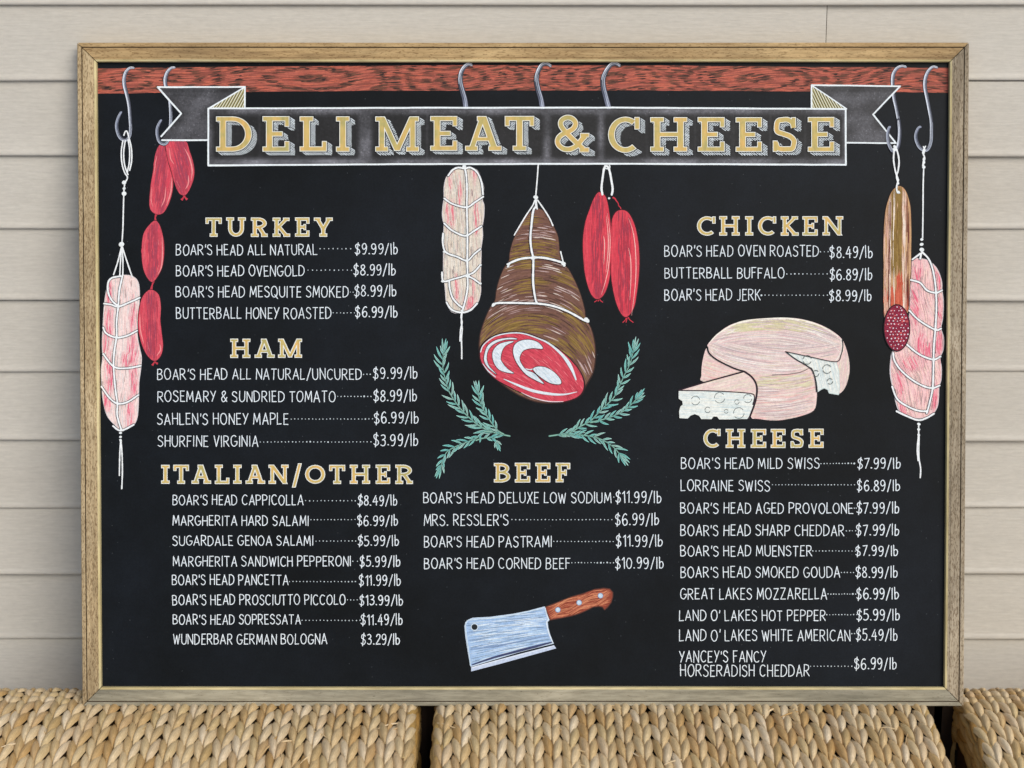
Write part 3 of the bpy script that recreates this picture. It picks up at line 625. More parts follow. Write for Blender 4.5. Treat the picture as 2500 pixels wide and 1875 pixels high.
h6 = [(1215, 290), (1180, 283), (1140, 300), (1110, 345), (1102, 400), (1104, 450), (1114, 550), (1134, 640), (1152, 740), (1160, 830), (1155, 920), (1140, 975), (1110, 1000), (1085, 975), (1065, 920), (1060, 860), (1070, 810), (1080, 795)]
hook(qe, h6, HW)
hook(qe, h6[8:], [28, 28, 26, 22, 16], z=.0015, name='painted_hook_curl', cols=[(74, 78, 90), (96, 100, 118), (140, 146, 166)])
hook(qe, [(1478, 295), (1440, 290), (1400, 330), (1378, 390), (1375, 460), (1390, 540), (1410, 640), (1428, 740), (1430, 830), (1425, 920), (1400, 980), (1365, 990), (1325, 960), (1300, 900), (1300, 850), (1320, 805), (1340, 795)], HW)

# --- ribbon banner
def smudge(name, quad_fn, nx, ny, shade, z, parent=None):
    """a patch of black panel rubbed with white chalk; shade(u, v, p) -> grey level"""
    a = Art(name, z=z, mat=M_CHALK, parent=parent); pts, cols, fs = [], [], []
    for j in range(ny+1):
        for i in range(nx+1):
            p = quad_fn(i/nx, j/ny); g = shade(i/nx, j/ny, p); pts.append(p); cols.append(lin((g, g*1.0, g*1.06)))
    for j in range(ny):
        for i in range(nx): k = j*(nx+1)+i; fs.append((k, k+1, k+nx+2, k+nx+1))
    a._add(pts, fs, cols, z); return a.build()
def bilerp(A, B, C_, D_): return lambda u, v: (A[0]*(1-u)*(1-v)+B[0]*u*(1-v)+C_[0]*u*v+D_[0]*(1-u)*v, A[1]*(1-u)*(1-v)+B[1]*u*(1-v)+C_[1]*u*v+D_[1]*(1-u)*v)
rn = random.Random(3); ph = [rn.uniform(0, 6) for _ in range(8)]
def waves(x, y): return math.sin(x*.031+ph[0])+math.sin(x*.013+y*.05+ph[1])+.7*math.sin(x*.071+y*.03+ph[2])
title = ([('D', 235, 537), ('E', 627, 853), ('L', 940, 1170), ('I', 1245, 1362), ('M', 1578, 1947)], [('E', 175, 405), ('A', 468, 777), ('T', 803, 1052), ('&', 1218, 1517, 693, 1010), ('C', 1672, 1940, 708, 1015)],
         [('H', 300, 615), ('E', 700, 930), ('E', 1022, 1245), ('S', 1335, 1545), ('E', 1630, 1855)])
boxes = [(460+x0/3.456, 460+x1/3.456+13) for _, x0, x1 in title[0]]+[(1000+l[1]/3.456, 1000+l[2]/3.456+13) for l in title[1]]+[(1500+x0/3.456, 1500+x1/3.456+13) for _, x0, x1 in title[2]]
def bshade(u, v, p):
    d = min(math.hypot(max(a-p[0], 0, p[0]-b), max(288-p[1], 0, p[1]-378)) for a, b in boxes)
    e = min(1, max(0, (d-3)/12)); return 30+e*(60+12*waves(p[0], p[1]))+(8 if v > .9 else 0)*e
ban = smudge('painted_banner', bilerp((511, 266), (2064, 267), (2064, 402), (511, 404)), 330, 26, bshade, .0012)
def tail(pts_tail, quad, fold, fx):
    cx = sum(p[0] for p in pts_tail)/len(pts_tail)
    nt_ = smudge('painted_ribbon_tail', quad, 40, 24, lambda u, v, p: 62+24*math.sin(math.pi*min(1, max(0, u*1.1)))*(1 if v > .2 else .6)+7*waves(p[0]*1.6, p[1]*2.5)-(14 if v < .12 else 0), .00105)
    f = Art('ribbon_fold', z=.00111, parent=nt_); f.poly(fold, (164, 156, 104)); z0 = f.z
    n = 9
    apex, top_, far = fold                                  # apex: outer top corner, top_: under it, far: inner end
    for k in range(1, n+4):
        t = k/(n+3); base = (top_[0]+(far[0]-top_[0])*t, top_[1])
        tt = t+.42*(1-t)*(1-t)*.5
        hyp = (apex[0]+(far[0]-apex[0])*max(0, t*1.35-.42), apex[1]+(far[1]-apex[1])*max(0, t*1.35-.42)) if fx > 0 else (apex[0]+(far[0]-apex[0])*max(0, t*1.35-.42), apex[1]+(far[1]-apex[1])*max(0, t*1.35-.42))
        if t*1.35-.42 < 0: hyp = (apex[0], top_[1]+(apex[1]-top_[1])*(t*1.35/.42*.85+.1))
        f.ribbon([base, hyp], 1.7, (232, 232, 214), cap=False); f.ribbon([(base[0]+3.2*fx, base[1]), (hyp[0]+3.0*fx, hyp[1]+1.5)], 1.5, (62, 58, 40), cap=False)
    f.build(); return nt_
a0, a1, a2, a3, a4 = qa((1330, 457)), qa((2068, 457)), qa((1757, 640)), qa((1757, 906)), qa((1365, 900)); notch = qa((1532, 680))
def ltail(u, v):
    y = a0[1]+(a4[1]-a0[1])*v
    xl = a0[0]+(notch[0]-a0[0])*(v/.5) if v < .5 else notch[0]+(a4[0]-notch[0])*((v-.5)/.5)
    vf = (a2[1]-a0[1])/(a4[1]-a0[1]); xr = a1[0]+(a2[0]-a1[0])*min(1, v/vf)
    return (xl+(xr-xl)*u, y)
tail([a0, a1, a2, a3, a4], ltail, [qa((2066, 462)), qa((2066, 640)), qa((1765, 640))], -1)
b0, b1, b2, b3, b4 = qe((1165, 452)), qe((418, 443)), qe((708, 640)), qe((708, 930)), qe((1130, 932)); nb = qe((937, 685))
def rtail(u, v):
    y = b0[1]+(b4[1]-b0[1])*v
    xr = b0[0]+(nb[0]-b0[0])*(v/.49) if v < .49 else nb[0]+(b4[0]-nb[0])*((v-.49)/.51)
    vf = (b2[1]-b0[1])/(b4[1]-b0[1]); xl = b1[0]+(b2[0]-b1[0])*min(1, v/vf)
    return (xl+(xr-xl)*u, y)
tail([b0, b1, b2, b3, b4], rtail, [qe((420, 450)), qe((420, 638)), qe((700, 638))], 1)
ed = Art('banner_outline', z=.0013)
def line(a, pts, w_, col=(236, 244, 248)):
    q = []
    for i in range(len(pts)-1):
        A, B = pts[i], pts[i+1]; n = max(2, int(math.hypot(B[0]-A[0], B[1]-A[1])/40))
        q = [(A[0]+(B[0]-A[0])*k/n+random.uniform(-.25, .25), A[1]+(B[1]-A[1])*k/n+random.uniform(-.3, .3)) for k in range(n+1)]
        a.ribbon(q, w_, col, wob=.08)
line(ed, [(509, 265), (1000, 263.5), (1500, 263), (2064, 266.5), (2064.5, 402.5), (1500, 400), (1000, 400.8), (509, 404), (509, 265)], 4.3)
line(ed, [a3, (396, 342.5)], 4.0); line(ed, tp(qa, [(1362, 875), (1530, 683), (1332, 460), (2068, 458), (2066, 636)]), 4.0); line(ed, [qa((2066, 460)), qa((1762, 638))], 3.4)
line(ed, tp(qe, [(708, 929), (1130, 932), (937, 690), (1165, 452), (418, 443), (418, 638)]), 3.8); line(ed, tp(qe, [(420, 445), (715, 643)]), 3.0)
ed.build()
for tf_, ls, t_, b_ in ((qb, title[0], 360, 658), (qc, title[1], 703, 997), (qd, title[2], 367, 660)):
    slab_word('title_letter', tf_, ls, t_, b_, 13.4, 9.2, 8.6, 1.7, True)

# --- strings: white twine with a dark edge
def twine(a, tf, paths, w_=4.4, edge=True, col=(242, 246, 248)):
    ps = [tc_(tf, p, 6) for p in paths]
    if edge:
        for p in ps: a.ribbon(p, w_+2.6, (44, 46, 54))
    for p in ps: a.ribbon(p, w_, col, wob=.12)
def knots(a, tf, ks, s_):
    for x, y, r in ks: a.blob(tf((x, y)), r/s_, (236, 242, 244), ry=r/s_*random.uniform(.7, .95), rot=random.uniform(-.5, .5))

# --- strings of sausages, left
def sausage(a, poly, base, ang, hl, dark):
    c = (sum(p[0] for p in poly)/len(poly), sum(p[1] for p in poly)/len(poly))
    a.poly([(c[0]+(x-c[0])*1.06, c[1]+(y-c[1])*1.02) for x, y in poly], (60, 26, 32)); a.poly(poly, base)
    xs = [p[0] for p in poly]; n = int((max(xs)-min(xs))*3.4)
    b = tuple(base)
    a.strokes(poly, n, [tuple(v*.95 for v in b), (b[0]*1.05, b[1]*1.12, b[2]*1.08), (b[0]*1.03, b[1]*.9, b[2]*.95)], (18, 46), (1.4, 3), ang)
    a.strokes(poly, int(n*.55), dark, (16, 50), (1.2, 2.6), ang, lambda p: abs(p[0]-c[0]) < (max(xs)-min(xs))*.22)
    for pts, w_ in hl: a.ribbon(pts, [.5, w_, w_, .5], (240, 148, 150), cap=False)
sa = Art('painted_sausage_link')
RED, DK = (212, 80, 96), [(176, 64, 84), (186, 70, 88), (164, 70, 92)]
def link(tf, pts, ang, hls, s_, tailp=None, z=.0001):
    a = Art('painted_sausage_link', z=z); poly = tc_(tf, pts, 5, True)
    if tailp:
        for p, w_ in tailp: a.ribbon(tc_(tf, p, 4), [w_/s_*.9, w_/s_*.45, w_/s_], (196, 60, 76), cap=False)
    sausage(a, poly, RED, ang, [(tc_(tf, p, 4), w_) for p, w_ in hls], DK); 
    return a.build()
link(ql, [(415, 205), (440, 240), (457, 320), (455, 400), (440, 460), (400, 515), (365, 480), (348, 420), (345, 340), (355, 270), (385, 225)], math.pi/2,
     [([(448, 290), (450, 370), (444, 440), (425, 480)], 3), ([(428, 300), (430, 330)], 2.5), ([(430, 430), (422, 465)], 2.5), ([(362, 300), (356, 400)], 1.2)], 2.075,
     [([(418, 172), (413, 190), (416, 212)], 14), ([(405, 510), (398, 530), (392, 556)], 14)])
link(ql, [(395, 555), (430, 580), (441, 640), (438, 700), (445, 770), (452, 840), (440, 890), (410, 915), (375, 890), (345, 830), (328, 750), (330, 670), (345, 600), (370, 565)], math.pi/2,
     [([(436, 610), (430, 660)], 3), ([(335, 680), (338, 760), (356, 830)], 3.2), ([(436, 830), (440, 860), (420, 890)], 3), ([(350, 700), (352, 760)], 1.5), ([(372, 820), (385, 870)], 2)], 2.075,
     [([(412, 905), (408, 922), (398, 938)], 12), ([(410, 905), (414, 922), (426, 930)], 12)])
link(qa, [(1345, 950), (1395, 945), (1412, 1050), (1442, 1150), (1460, 1250), (1452, 1350), (1420, 1450), (1375, 1520), (1320, 1530), (1270, 1490), (1262, 1400), (1275, 1280), (1295, 1150), (1310, 1030)], R(98),
     [([(1450, 1220), (1442, 1340), (1405, 1460)], 3.4), ([(1325, 1040), (1312, 1100), (1300, 1200)], 1.6), ([(1400, 1300), (1390, 1400), (1360, 1470)], 2.6), ([(1280, 1300), (1275, 1400), (1290, 1470)], 1.6)], 3.456)
link(qa, [(1405, 905), (1555, 905), (1600, 1000), (1635, 1120), (1635, 1220), (1600, 1320), (1560, 1370), (1510, 1350), (1475, 1270), (1450, 1180), (1415, 1050)], R(76),
     [([(1555, 970), (1600, 1060), (1622, 1160), (1612, 1250)], 3.4), ([(1430, 970), (1440, 1060), (1470, 1110)], 2.2), ([(1590, 1200), (1590, 1270), (1565, 1320)], 3), ([(1490, 1250), (1520, 1310)], 1.6)], 3.456,
     [([(1556, 1350), (1550, 1385), (1532, 1412)], 22), ([(1556, 1350), (1560, 1385), (1580, 1408)], 22)], z=.00038)

# --- netted meat rolls
def roll(name, tf, s_, outline, base, lite, pinks, strings, zones, ang, kn, tails, z=.0001, zs=None):
    a = Art(name, z=z); poly = tc_(tf, outline, 4, True)
    c = (sum(p[0] for p in poly)/len(poly), sum(p[1] for p in poly)/len(poly))
    a.poly([(c[0]+(x-c[0])*1.035, c[1]+(y-c[1])*1.006) for x, y in poly], (214, 208, 212)); a.poly(poly, base)
    a.strokes(poly, 420, lite, (14, 38), (1.5, 3.2), ang)
    pz = [(tf((x, y)), rx/s_, ry/s_) for x, y, rx, ry in zones]
    for q, rx, ry in pz:
        for f_, cc in ((1.75, pinks[0]), (1.3, pinks[1]), (.8, tuple((pinks[1][i]*.5+pinks[2][i]*.5) for i in range(3)))):
            bl_ = [(q[0]+math.cos(k*.4)*rx*f_*random.uniform(.85, 1.15)+rx*.5*math.sin(k*.4)**2, q[1]+math.sin(k*.4)*ry*(.6+.45*f_)*random.uniform(.92, 1.08)) for k in range(16)]
            bl_ = [b_ if inside(b_, poly) else (b_[0]+(c[0]-b_[0])*.35, b_[1]) for b_ in bl_]; a.poly(bl_, cc)
    def inz(p, k=1): return any(((p[0]-q[0])/(rx*k))**2+((p[1]-q[1])/(ry*k))**2 < 1 for q, rx, ry in pz)
    a.strokes(poly, 500, pinks[:2], (14, 34), (1.5, 3), ang, lambda p: inz(p, 1.7))
    a.strokes(poly, 300, pinks[1:], (14, 36), (1.8, 3.4), ang, inz)
    a.strokes(poly, 240, lite, (16, 44), (.8, 1.5), ang)
    a.strokes(poly, 70, [(168, 150, 148), (186, 168, 164)], (10, 30), (.7, 1.1), ang)
    o = a.build(); st = Art('painted_string', z=a.z+DZ*2, parent=o)
    twine(st, tf, strings, 4.2)
    twine(st, tf, tails, 3.2, False); knots(st, tf, kn, s_); st.build(); return o
PK = [(242, 200, 202), (242, 180, 186), (236, 128, 148), (230, 104, 130)]
roll('painted_turkey_roll', ql, 2.075, [(185, 500), (240, 483), (290, 485), (322, 510), (332, 560), (330, 640), (322, 720), (322, 790), (335, 860), (342, 900), (338, 960), (330, 1020), (328, 1090), (325, 1170), (315, 1220), (290, 1250), (245, 1268), (210, 1240), (170, 1190), (150, 1110), (145, 1040), (142, 960), (148, 900), (146, 820), (150, 740), (155, 650), (165, 570)],
     (244, 220, 216), [(248, 230, 226), (242, 212, 210), (234, 222, 220), (248, 216, 214), (226, 218, 218)], PK,
     [[(248, 485), (232, 560), (226, 640), (218, 720), (218, 790), (206, 870), (203, 950), (212, 1060), (222, 1130), (221, 1190), (242, 1265)], [(240, 486), (195, 495), (175, 520), (176, 570), (195, 610), (226, 638)],
      [(155, 625), (190, 630), (226, 640), (280, 620), (335, 595)], [(150, 745), (165, 775), (215, 797), (270, 788), (322, 762)], [(150, 880), (205, 945), (270, 952), (340, 940)], [(142, 1045), (180, 1100), (220, 1130), (270, 1125), (328, 1088)], [(200, 1245), (240, 1268), (305, 1238)]],
     [(178, 720, 14, 60), (300, 700, 12, 60), (160, 830, 10, 45), (300, 860, 18, 60), (180, 985, 16, 60), (305, 1010, 14, 60), (160, 1120, 10, 40), (285, 1190, 14, 50), (180, 570, 10, 40), (270, 905, 20, 18)], lambda p: R(92)+.1*math.sin(p[1]*.06),
     [(256, 12, 11), (256, 42, 8), (256, 68, 12), (243, 325, 14), (238, 1280, 8), (238, 1300, 7), (238, 1316, 7), (227, 640, 8), (218, 795, 8)],
     [[(255, -228), (262, -246), (271, -246), (281, -213), (293, -159), (294, -99), (284, -50)], [(250, -200), (242, -146), (245, -86), (258, -40), (273, -14), (262, 10)], [(262, -200), (254, -146), (257, -86), (269, -44), (276, -28)], [(276, -205), (284, -150), (282, -90), (272, -40)],
      [(262, 8), (256, 40), (255, 80)], [(254, 78), (252, 160), (250, 240), (245, 322)], [(243, 338), (225, 410), (203, 478)], [(243, 338), (238, 410), (234, 482)], [(246, 338), (250, 410), (249, 484)], [(247, 338), (270, 410), (297, 490)],
      [(238, 1315), (234, 1400), (232, 1495)], [(240, 1315), (246, 1400), (247, 1490), (244, 1562)]])
CR = [(236, 212, 204), (234, 198, 192), (232, 150, 156), (228, 122, 136)]
roll('painted_chicken_roll', qm, 3.687, [(345, 105), (400, 103), (455, 130), (490, 190), (515, 280), (515, 360), (505, 400), (520, 450), (518, 550), (505, 640), (508, 720), (495, 830), (495, 880), (492, 980), (490, 1060), (490, 1150), (490, 1230), (470, 1310), (430, 1370), (370, 1400), (320, 1415), (260, 1415), (215, 1385), (185, 1310), (178, 1230), (170, 1140), (160, 1040), (160, 900), (160, 850), (152, 760), (165, 640), (150, 540), (155, 460), (165, 380), (165, 290), (185, 200), (235, 130), (290, 108)],
     (226, 216, 202), [(232, 222, 210), (222, 208, 190), (214, 212, 204), (236, 228, 216), (228, 206, 196)], CR,
     [[(345, 100), (358, 150), (365, 200), (370, 330), (368, 460), (373, 700), (372, 940), (375, 1090), (374, 1200), (345, 1340), (325, 1400)], [(350, 118), (400, 108), (460, 150), (500, 240), (513, 350)], [(350, 118), (290, 108), (240, 130), (200, 180)],
      [(165, 385), (240, 435), (365, 465), (440, 420), (515, 370)], [(165, 610), (230, 670), (320, 715), (372, 718), (430, 680), (500, 635)], [(155, 700), (152, 790), (180, 870), (280, 910), (370, 945), (430, 890), (490, 840)],
      [(145, 1050), (158, 1130), (250, 1110), (370, 1075), (430, 1050), (490, 985)], [(375, 1085), (430, 1110), (490, 1155)], [(210, 1130), (215, 1200), (240, 1280), (290, 1340), (325, 1365)], [(185, 1320), (230, 1385), (320, 1412), (400, 1390), (460, 1330)]],
     [(305, 330, 12, 80), (235, 540, 16, 80), (190, 500, 10, 70), (455, 560, 16, 100), (275, 1200, 14, 80), (400, 1340, 40, 40), (430, 1200, 8, 60), (215, 200, 14, 60), (440, 150, 16, 40)], lambda p: R(88)+.08*math.sin(p[1]*.08),
     [(345, 98, 18), (370, 465, 14), (372, 718, 14), (372, 942, 14), (375, 1082, 20), (150, 1130, 14), (490, 985, 12), (490, 1150, 12), (165, 865, 12), (325, 1395, 14)],
     [[(325, 1400), (316, 1450), (325, 1500), (313, 1560), (308, 1620), (307, 1668)], [(325, 1400), (322, 1450), (318, 1500), (326, 1560), (320, 1640), (322, 1760), (322, 1828)]])
roll('painted_meat_roll', qr, 2.075, [(305, 405), (345, 398), (390, 410), (430, 450), (452, 510), (455, 560), (462, 620), (458, 700), (450, 750), (463, 800), (460, 860), (445, 900), (452, 950), (450, 1010), (440, 1045), (438, 1100), (430, 1150), (400, 1190), (340, 1205), (280, 1195), (240, 1165), (222, 1110), (210, 1050), (197, 980), (200, 910), (210, 865), (255, 850), (280, 800), (290, 700), (295, 600), (298, 500)],
     (244, 200, 200), [(246, 212, 204), (244, 196, 198), (248, 206, 200), (236, 204, 202), (250, 218, 208)], [(244, 192, 194), (244, 182, 188), (238, 134, 152), (234, 112, 136)],
     [[(352, 362), (385, 395), (405, 440), (418, 500), (425, 570), (427, 650), (422, 750), (414, 850), (412, 950), (408, 1050), (392, 1130), (378, 1180)], [(298, 505), (345, 520), (380, 558), (425, 570), (455, 558)], [(290, 660), (340, 710), (420, 757), (450, 752)],
      [(275, 830), (340, 882), (410, 908), (447, 893)], [(208, 875), (215, 915), (250, 965), (310, 1015), (370, 1046), (410, 1052), (443, 1040)], [(203, 1045), (230, 1110), (290, 1150), (340, 1168), (380, 1170)], [(225, 1170), (280, 1196), (335, 1215), (375, 1205), (415, 1182)], [(345, 372), (305, 402)], [(350, 372), (345, 398)]],
     [(335, 470, 16, 50), (440, 500, 10, 45), (318, 640, 14, 80), (445, 680, 8, 60), (350, 840, 18, 60), (440, 830, 12, 50), (300, 930, 40, 18), (240, 1020, 14, 60), (420, 1100, 10, 50), (255, 1160, 14, 24), (380, 870, 20, 20)], lambda p: R(84)+.16*math.sin(p[1]*.04)-.2*(p[0] < 2240),
     [(353, 300, 8), (352, 325, 10), (353, 352, 12), (362, -138, 7), (363, -92, 7), (363, -66, 9), (338, 1235, 9), (337, 1262, 8), (337, 1290, 7), (425, 570, 9), (422, 757, 9), (412, 908, 9), (410, 1052, 9)],
     [[(361, -170), (369, -150), (357, -140), (366, -120), (360, -105), (367, -90), (358, -76), (366, -62)], [(372, -172), (358, -142), (368, -110), (359, -85), (367, -66)], [(363, -70), (360, 20), (359, 150), (357, 290)], [(336, 1295), (330, 1360), (334, 1420)], [(339, 1295), (338, 1400), (347, 1460), (345, 1507)], [(337, 1240), (337, 1300)]])

# --- tan salami with cut face, right
a = Art('painted_salami', z=.0009); pl = tc_(qr, [(235, 30), (265, 45), (285, 90), (297, 160), (298, 300), (297, 450), (290, 560), (285, 660), (260, 690), (220, 700), (180, 690), (163, 690), (160, 600), (160, 450), (160, 300), (165, 200), (175, 130), (200, 60)], 4, True)
cx = qr((228, 0))[0]; y0, y1 = qr((0, 30))[1], qr((0, 690))[1]
a.poly([(cx+(x-cx)*1.06, (y-y0)*1.003+y0-1) for x, y in pl], (52, 36, 34)); a.poly(pl, (196, 152, 112))
a.strokes(pl, 420, [(206, 164, 120), (190, 146, 104), (212, 172, 132)], (30, 80), (1.3, 2.8), R(90))
a.strokes(pl, 330, [(140, 112, 58), (154, 124, 68), (128, 98, 50)], (26, 70), (1.2, 2.6), R(90), lambda p: abs(p[0]-cx+2) < 13 and p[1] < y0+(y1-y0)*.62)
a.strokes(pl, 220, [(206, 96, 70), (196, 84, 62), (214, 110, 84)], (16, 50), (1.4, 2.6), R(90), lambda p: p[1] > y0+(y1-y0)*(.82-.12*(abs(p[0]-cx-8) < 10)))
a.strokes(pl, 110, [(230, 192, 166), (222, 176, 158)], (24, 70), (1, 2), R(90), lambda p: p[0] < cx-16 or 12 < p[0]-cx < 24)
a.strokes(pl, 60, [(250, 236, 220), (244, 220, 200)], (24, 90), (1, 1.8), R(90), lambda p: 14 < p[0]-cx < 20 or -20 < p[0]-cx < -14 or abs(p[0]-cx+8) < 2)
a.strokes(pl, 50, [(110, 50, 46), (124, 60, 50)], (40, 90), (.8, 1.4), R(90), lambda p: abs(p[0]-cx+19) < 3 or abs(p[0]-cx-26) < 3)
o = a.build(); f = Art('cut_face', z=a.z+DZ*2, parent=o); c = qr((226, 748))
f.blob(c, 33, (28, 20, 26), ry=58, n=32); f.blob(c, 30.5, (134, 34, 60), ry=55.5, n=32)
ep = [(c[0]+30*math.cos(k*.2), c[1]+54*math.sin(k*.2)) for k in range(31)]
f.strokes(ep, 120, [(150, 44, 70), (118, 30, 54), (160, 50, 74)], (6, 14), (1.2, 2.4), R(20))
f.strokes(ep, 55, [(214, 92, 96), (224, 104, 100)], (5, 9), (1.3, 2.0), R(-25))
for r_ in range(13):
    for q in range(7):
        x, y = c[0]-27+q*9+(4 if r_ % 2 else 0)+random.uniform(-1.6, 1.6), c[1]-50+r_*8.3+random.uniform(-1.6, 1.6)
        if ((x-c[0])/28)**2+((y-c[1])/52)**2 < 1: f.blob((x, y), random.uniform(1.2, 2.1), (236, 220, 230), n=6)
f.build(); st = Art('painted_string', z=a.z+DZ*3, parent=o)
twine(st, qe, [[(1118, 955), (1112, 1010), (1110, 1080), (1125, 1170), (1145, 1230)], [(1122, 960), (1140, 1000), (1155, 1080), (1148, 1160), (1135, 1210), (1150, 1275)], [(1150, 1240), (1135, 1300), (1140, 1340), (1160, 1352)]], 3.8, False)
knots(st, qe, [(1118, 985, 16), (1118, 960, 12), (1148, 1345, 14)], 3.456); st.build()

# --- two long red sausages, centre
def redpair(pts, hls, tails, extra=None):
    a = Art('painted_red_sausage'); poly = tc_(qm, pts, 5, True)
    for p in tails: a.ribbon(tc_(qm, p, 4), [4, 2, 2.2], (206, 56, 72), cap=False)
    sausage(a, poly, (216, 70, 86), R(90), [(tc_(qm, p, 5), 1.9) for p in hls], [(172, 60, 78), (184, 56, 74), (160, 62, 82)])
    for p in hls: a.ribbon(tc_(qm, p, 5), [.4, 1.5, 1.5, .4], (250, 196, 190), cap=False)
    a.build()
redpair([(1555, 330), (1610, 360), (1635, 430), (1655, 560), (1668, 720), (1668, 900), (1660, 1050), (1635, 1170), (1600, 1250), (1550, 1290), (1500, 1265), (1460, 1180), (1430, 1050), (1415, 880), (1415, 740), (1435, 600), (1475, 480), (1510, 390)],
        [[(1632, 520), (1655, 700), (1655, 850), (1640, 1020), (1610, 1150), (1578, 1250)], [(1622, 540), (1640, 720), (1638, 880), (1620, 1050)], [(1598, 720), (1608, 800), (1600, 980)]], [[(1550, 1280), (1535, 1305), (1515, 1318)], [(1550, 1280), (1553, 1300), (1548, 1312)], [(1555, 1280), (1572, 1305), (1592, 1320)]])
redpair([(1760, 490), (1810, 505), (1850, 560), (1885, 650), (1910, 780), (1920, 920), (1915, 1080), (1895, 1250), (1870, 1370), (1810, 1450), (1760, 1425), (1715, 1330), (1680, 1180), (1665, 1020), (1670, 850), (1670, 700), (1675, 580), (1710, 510)],
        [[(1822, 560), (1862, 680), (1885, 850), (1890, 1050), (1875, 1250), (1850, 1440)], [(1870, 700), (1888, 830)], [(1822, 830), (1842, 930), (1845, 1100), (1835, 1300)]], [[(1810, 1440), (1795, 1478), (1770, 1502)], [(1810, 1440), (1806, 1480), (1800, 1502)], [(1812, 1440), (1832, 1475), (1868, 1502)], [(1680, 375), (1702, 388), (1710, 402), (1728, 425), (1735, 450), (1752, 470), (1757, 500)]])
st = Art('painted_string', z=.0007)
twine(st, qm, [[(1588, 350), (1580, 290), (1590, 200), (1605, 110), (1630, 96), (1650, 130), (1668, 220), (1680, 300), (1672, 352)]], 5, False)
st.ribbon(tc_(qm, [(1605, 110), (1615, 78), (1645, 80), (1655, 104), (1635, 118), (1610, 112)], 5), 3, (236, 242, 244)); knots(st, qm, [(1648, 384, 11)], 3.687); st.build()

# --- tied ham with cut face
a = Art('painted_ham'); low = [(x, y+1327.3) for x, y in [(483, 400), (500, 520), (540, 590), (620, 670), (720, 750), (850, 830), (980, 880), (1100, 895), (1230, 890), (1330, 860), (1400, 810), (1440, 730), (1500, 620), (1520, 500), (1520, 400), (1505, 300), (1480, 220)]]
out = [(985, 470), (960, 490), (920, 530), (870, 600), (820, 690), (780, 780), (755, 880), (750, 940), (735, 970), (700, 1020), (660, 1120), (635, 1220), (625, 1300), (590, 1350), (550, 1430), (520, 1510), (495, 1590), (485, 1660)]+low+[(1450, 1490), (1432, 1440), (1425, 1380), (1390, 1250), (1340, 1130), (1280, 1020), (1235, 980), (1205, 900), (1190, 740), (1150, 640), (1110, 560), (1060, 500), (1020, 480)]
pl = tc_(qm, out, 3, True); hc = qm((1000, 1100))
a.poly([(hc[0]+(x-hc[0])*1.02, hc[1]+(y-hc[1])*1.01) for x, y in pl], (58, 40, 36)); a.poly(pl, (120, 86, 72))
def hang(p):
    t = (p[1]-hc[1])/100; cxx = hc[0]+t*4; return (p[0]-cxx)*(.0055+.0012*max(0, t))+.02+.09*max(0, t)
def hband(p): return math.sin(p[1]*.075+p[0]*.014)+math.sin(p[1]*.031+1)+.6*math.sin(p[0]*.05)
a.strokes(pl, 1300, [(120, 86, 76), (110, 78, 70), (130, 94, 82), (102, 72, 64)], (18, 50), (1.6, 3.2), hang)
a.strokes(pl, 400, [(142, 114, 60), (130, 104, 54), (154, 126, 70)], (24, 64), (1.3, 2.8), hang, lambda p: hband(p) > .25)
a.strokes(pl, 170, [(188, 160, 158), (206, 182, 178), (176, 146, 140), (222, 206, 196)], (16, 46), (1.1, 2.4), hang, lambda p: hband(p) < -.35)
a.strokes(pl, 110, [(72, 52, 46), (84, 62, 52)], (16, 44), (1, 1.8), hang)
o = a.build(); f = Art('cut_face', z=a.z+DZ*3, parent=o)
face = [(490, 440), (510, 380), (560, 330), (640, 290), (740, 268), (850, 268), (950, 290), (1060, 335), (1170, 400), (1270, 480), (1350, 570), (1400, 650), (1420, 730), (1405, 800), (1350, 850), (1240, 885), (1120, 885), (980, 850), (850, 800), (740, 745), (640, 690), (560, 620), (510, 550), (490, 490)]
fp2 = tc_(qn, face, 4, True); fc = qn((955, 580)); f.poly([(fc[0]+(x-fc[0])*1.03, fc[1]+(y-fc[1])*1.035) for x, y in fp2], (44, 26, 30)); f.poly(fp2, (212, 74, 92))
f.strokes(fp2, 700, [(222, 84, 100), (204, 66, 84), (214, 78, 94), (196, 62, 80)], (14, 36), (1.4, 2.8), lambda p: .62+(p[0]-fc[0])*.003)
f.strokes(fp2, 110, [(232, 130, 138), (170, 52, 70)], (10, 26), (.8, 1.6), lambda p: .62+(p[0]-fc[0])*.003)
W2 = (222, 232, 240)
def fat(pts, cl=True):
    q = tc_(qn, pts, 4, True); c0 = (sum(x for x, y in q)/len(q), sum(y for x, y in q)/len(q))
    f.ribbon(q+[q[0]], 3.0, (52, 34, 40), cap=False); f.poly(q, W2)
    f.strokes(q, 46, [(206, 222, 232), (236, 242, 246), (196, 214, 226)], (8, 22), (1, 1.8), .75)
fat([(790, 345), (720, 350), (650, 375), (605, 430), (600, 490), (625, 560), (680, 610), (790, 632), (730, 590), (690, 540), (672, 500), (685, 430), (720, 380)])
fat([(530, 450), (560, 380), (640, 330), (760, 312), (822, 325), (720, 328), (620, 362), (562, 420), (546, 500), (570, 570), (635, 640), (560, 580), (525, 520)])
fat([(850, 340), (930, 330), (1010, 355), (1050, 410), (960, 405), (880, 425), (845, 480), (850, 530), (900, 600), (970, 630), (1020, 680), (1060, 725), (980, 690), (900, 640), (840, 570), (800, 500), (785, 430), (800, 375)])
f.ribbon(tc_(qn, [(900, 592), (935, 598), (975, 590)], 4), 2.4, W2)
fat([(965, 590), (1010, 572), (1080, 580), (1150, 620), (1205, 680), (1215, 722), (1180, 730), (1110, 715), (1030, 665), (985, 625)])
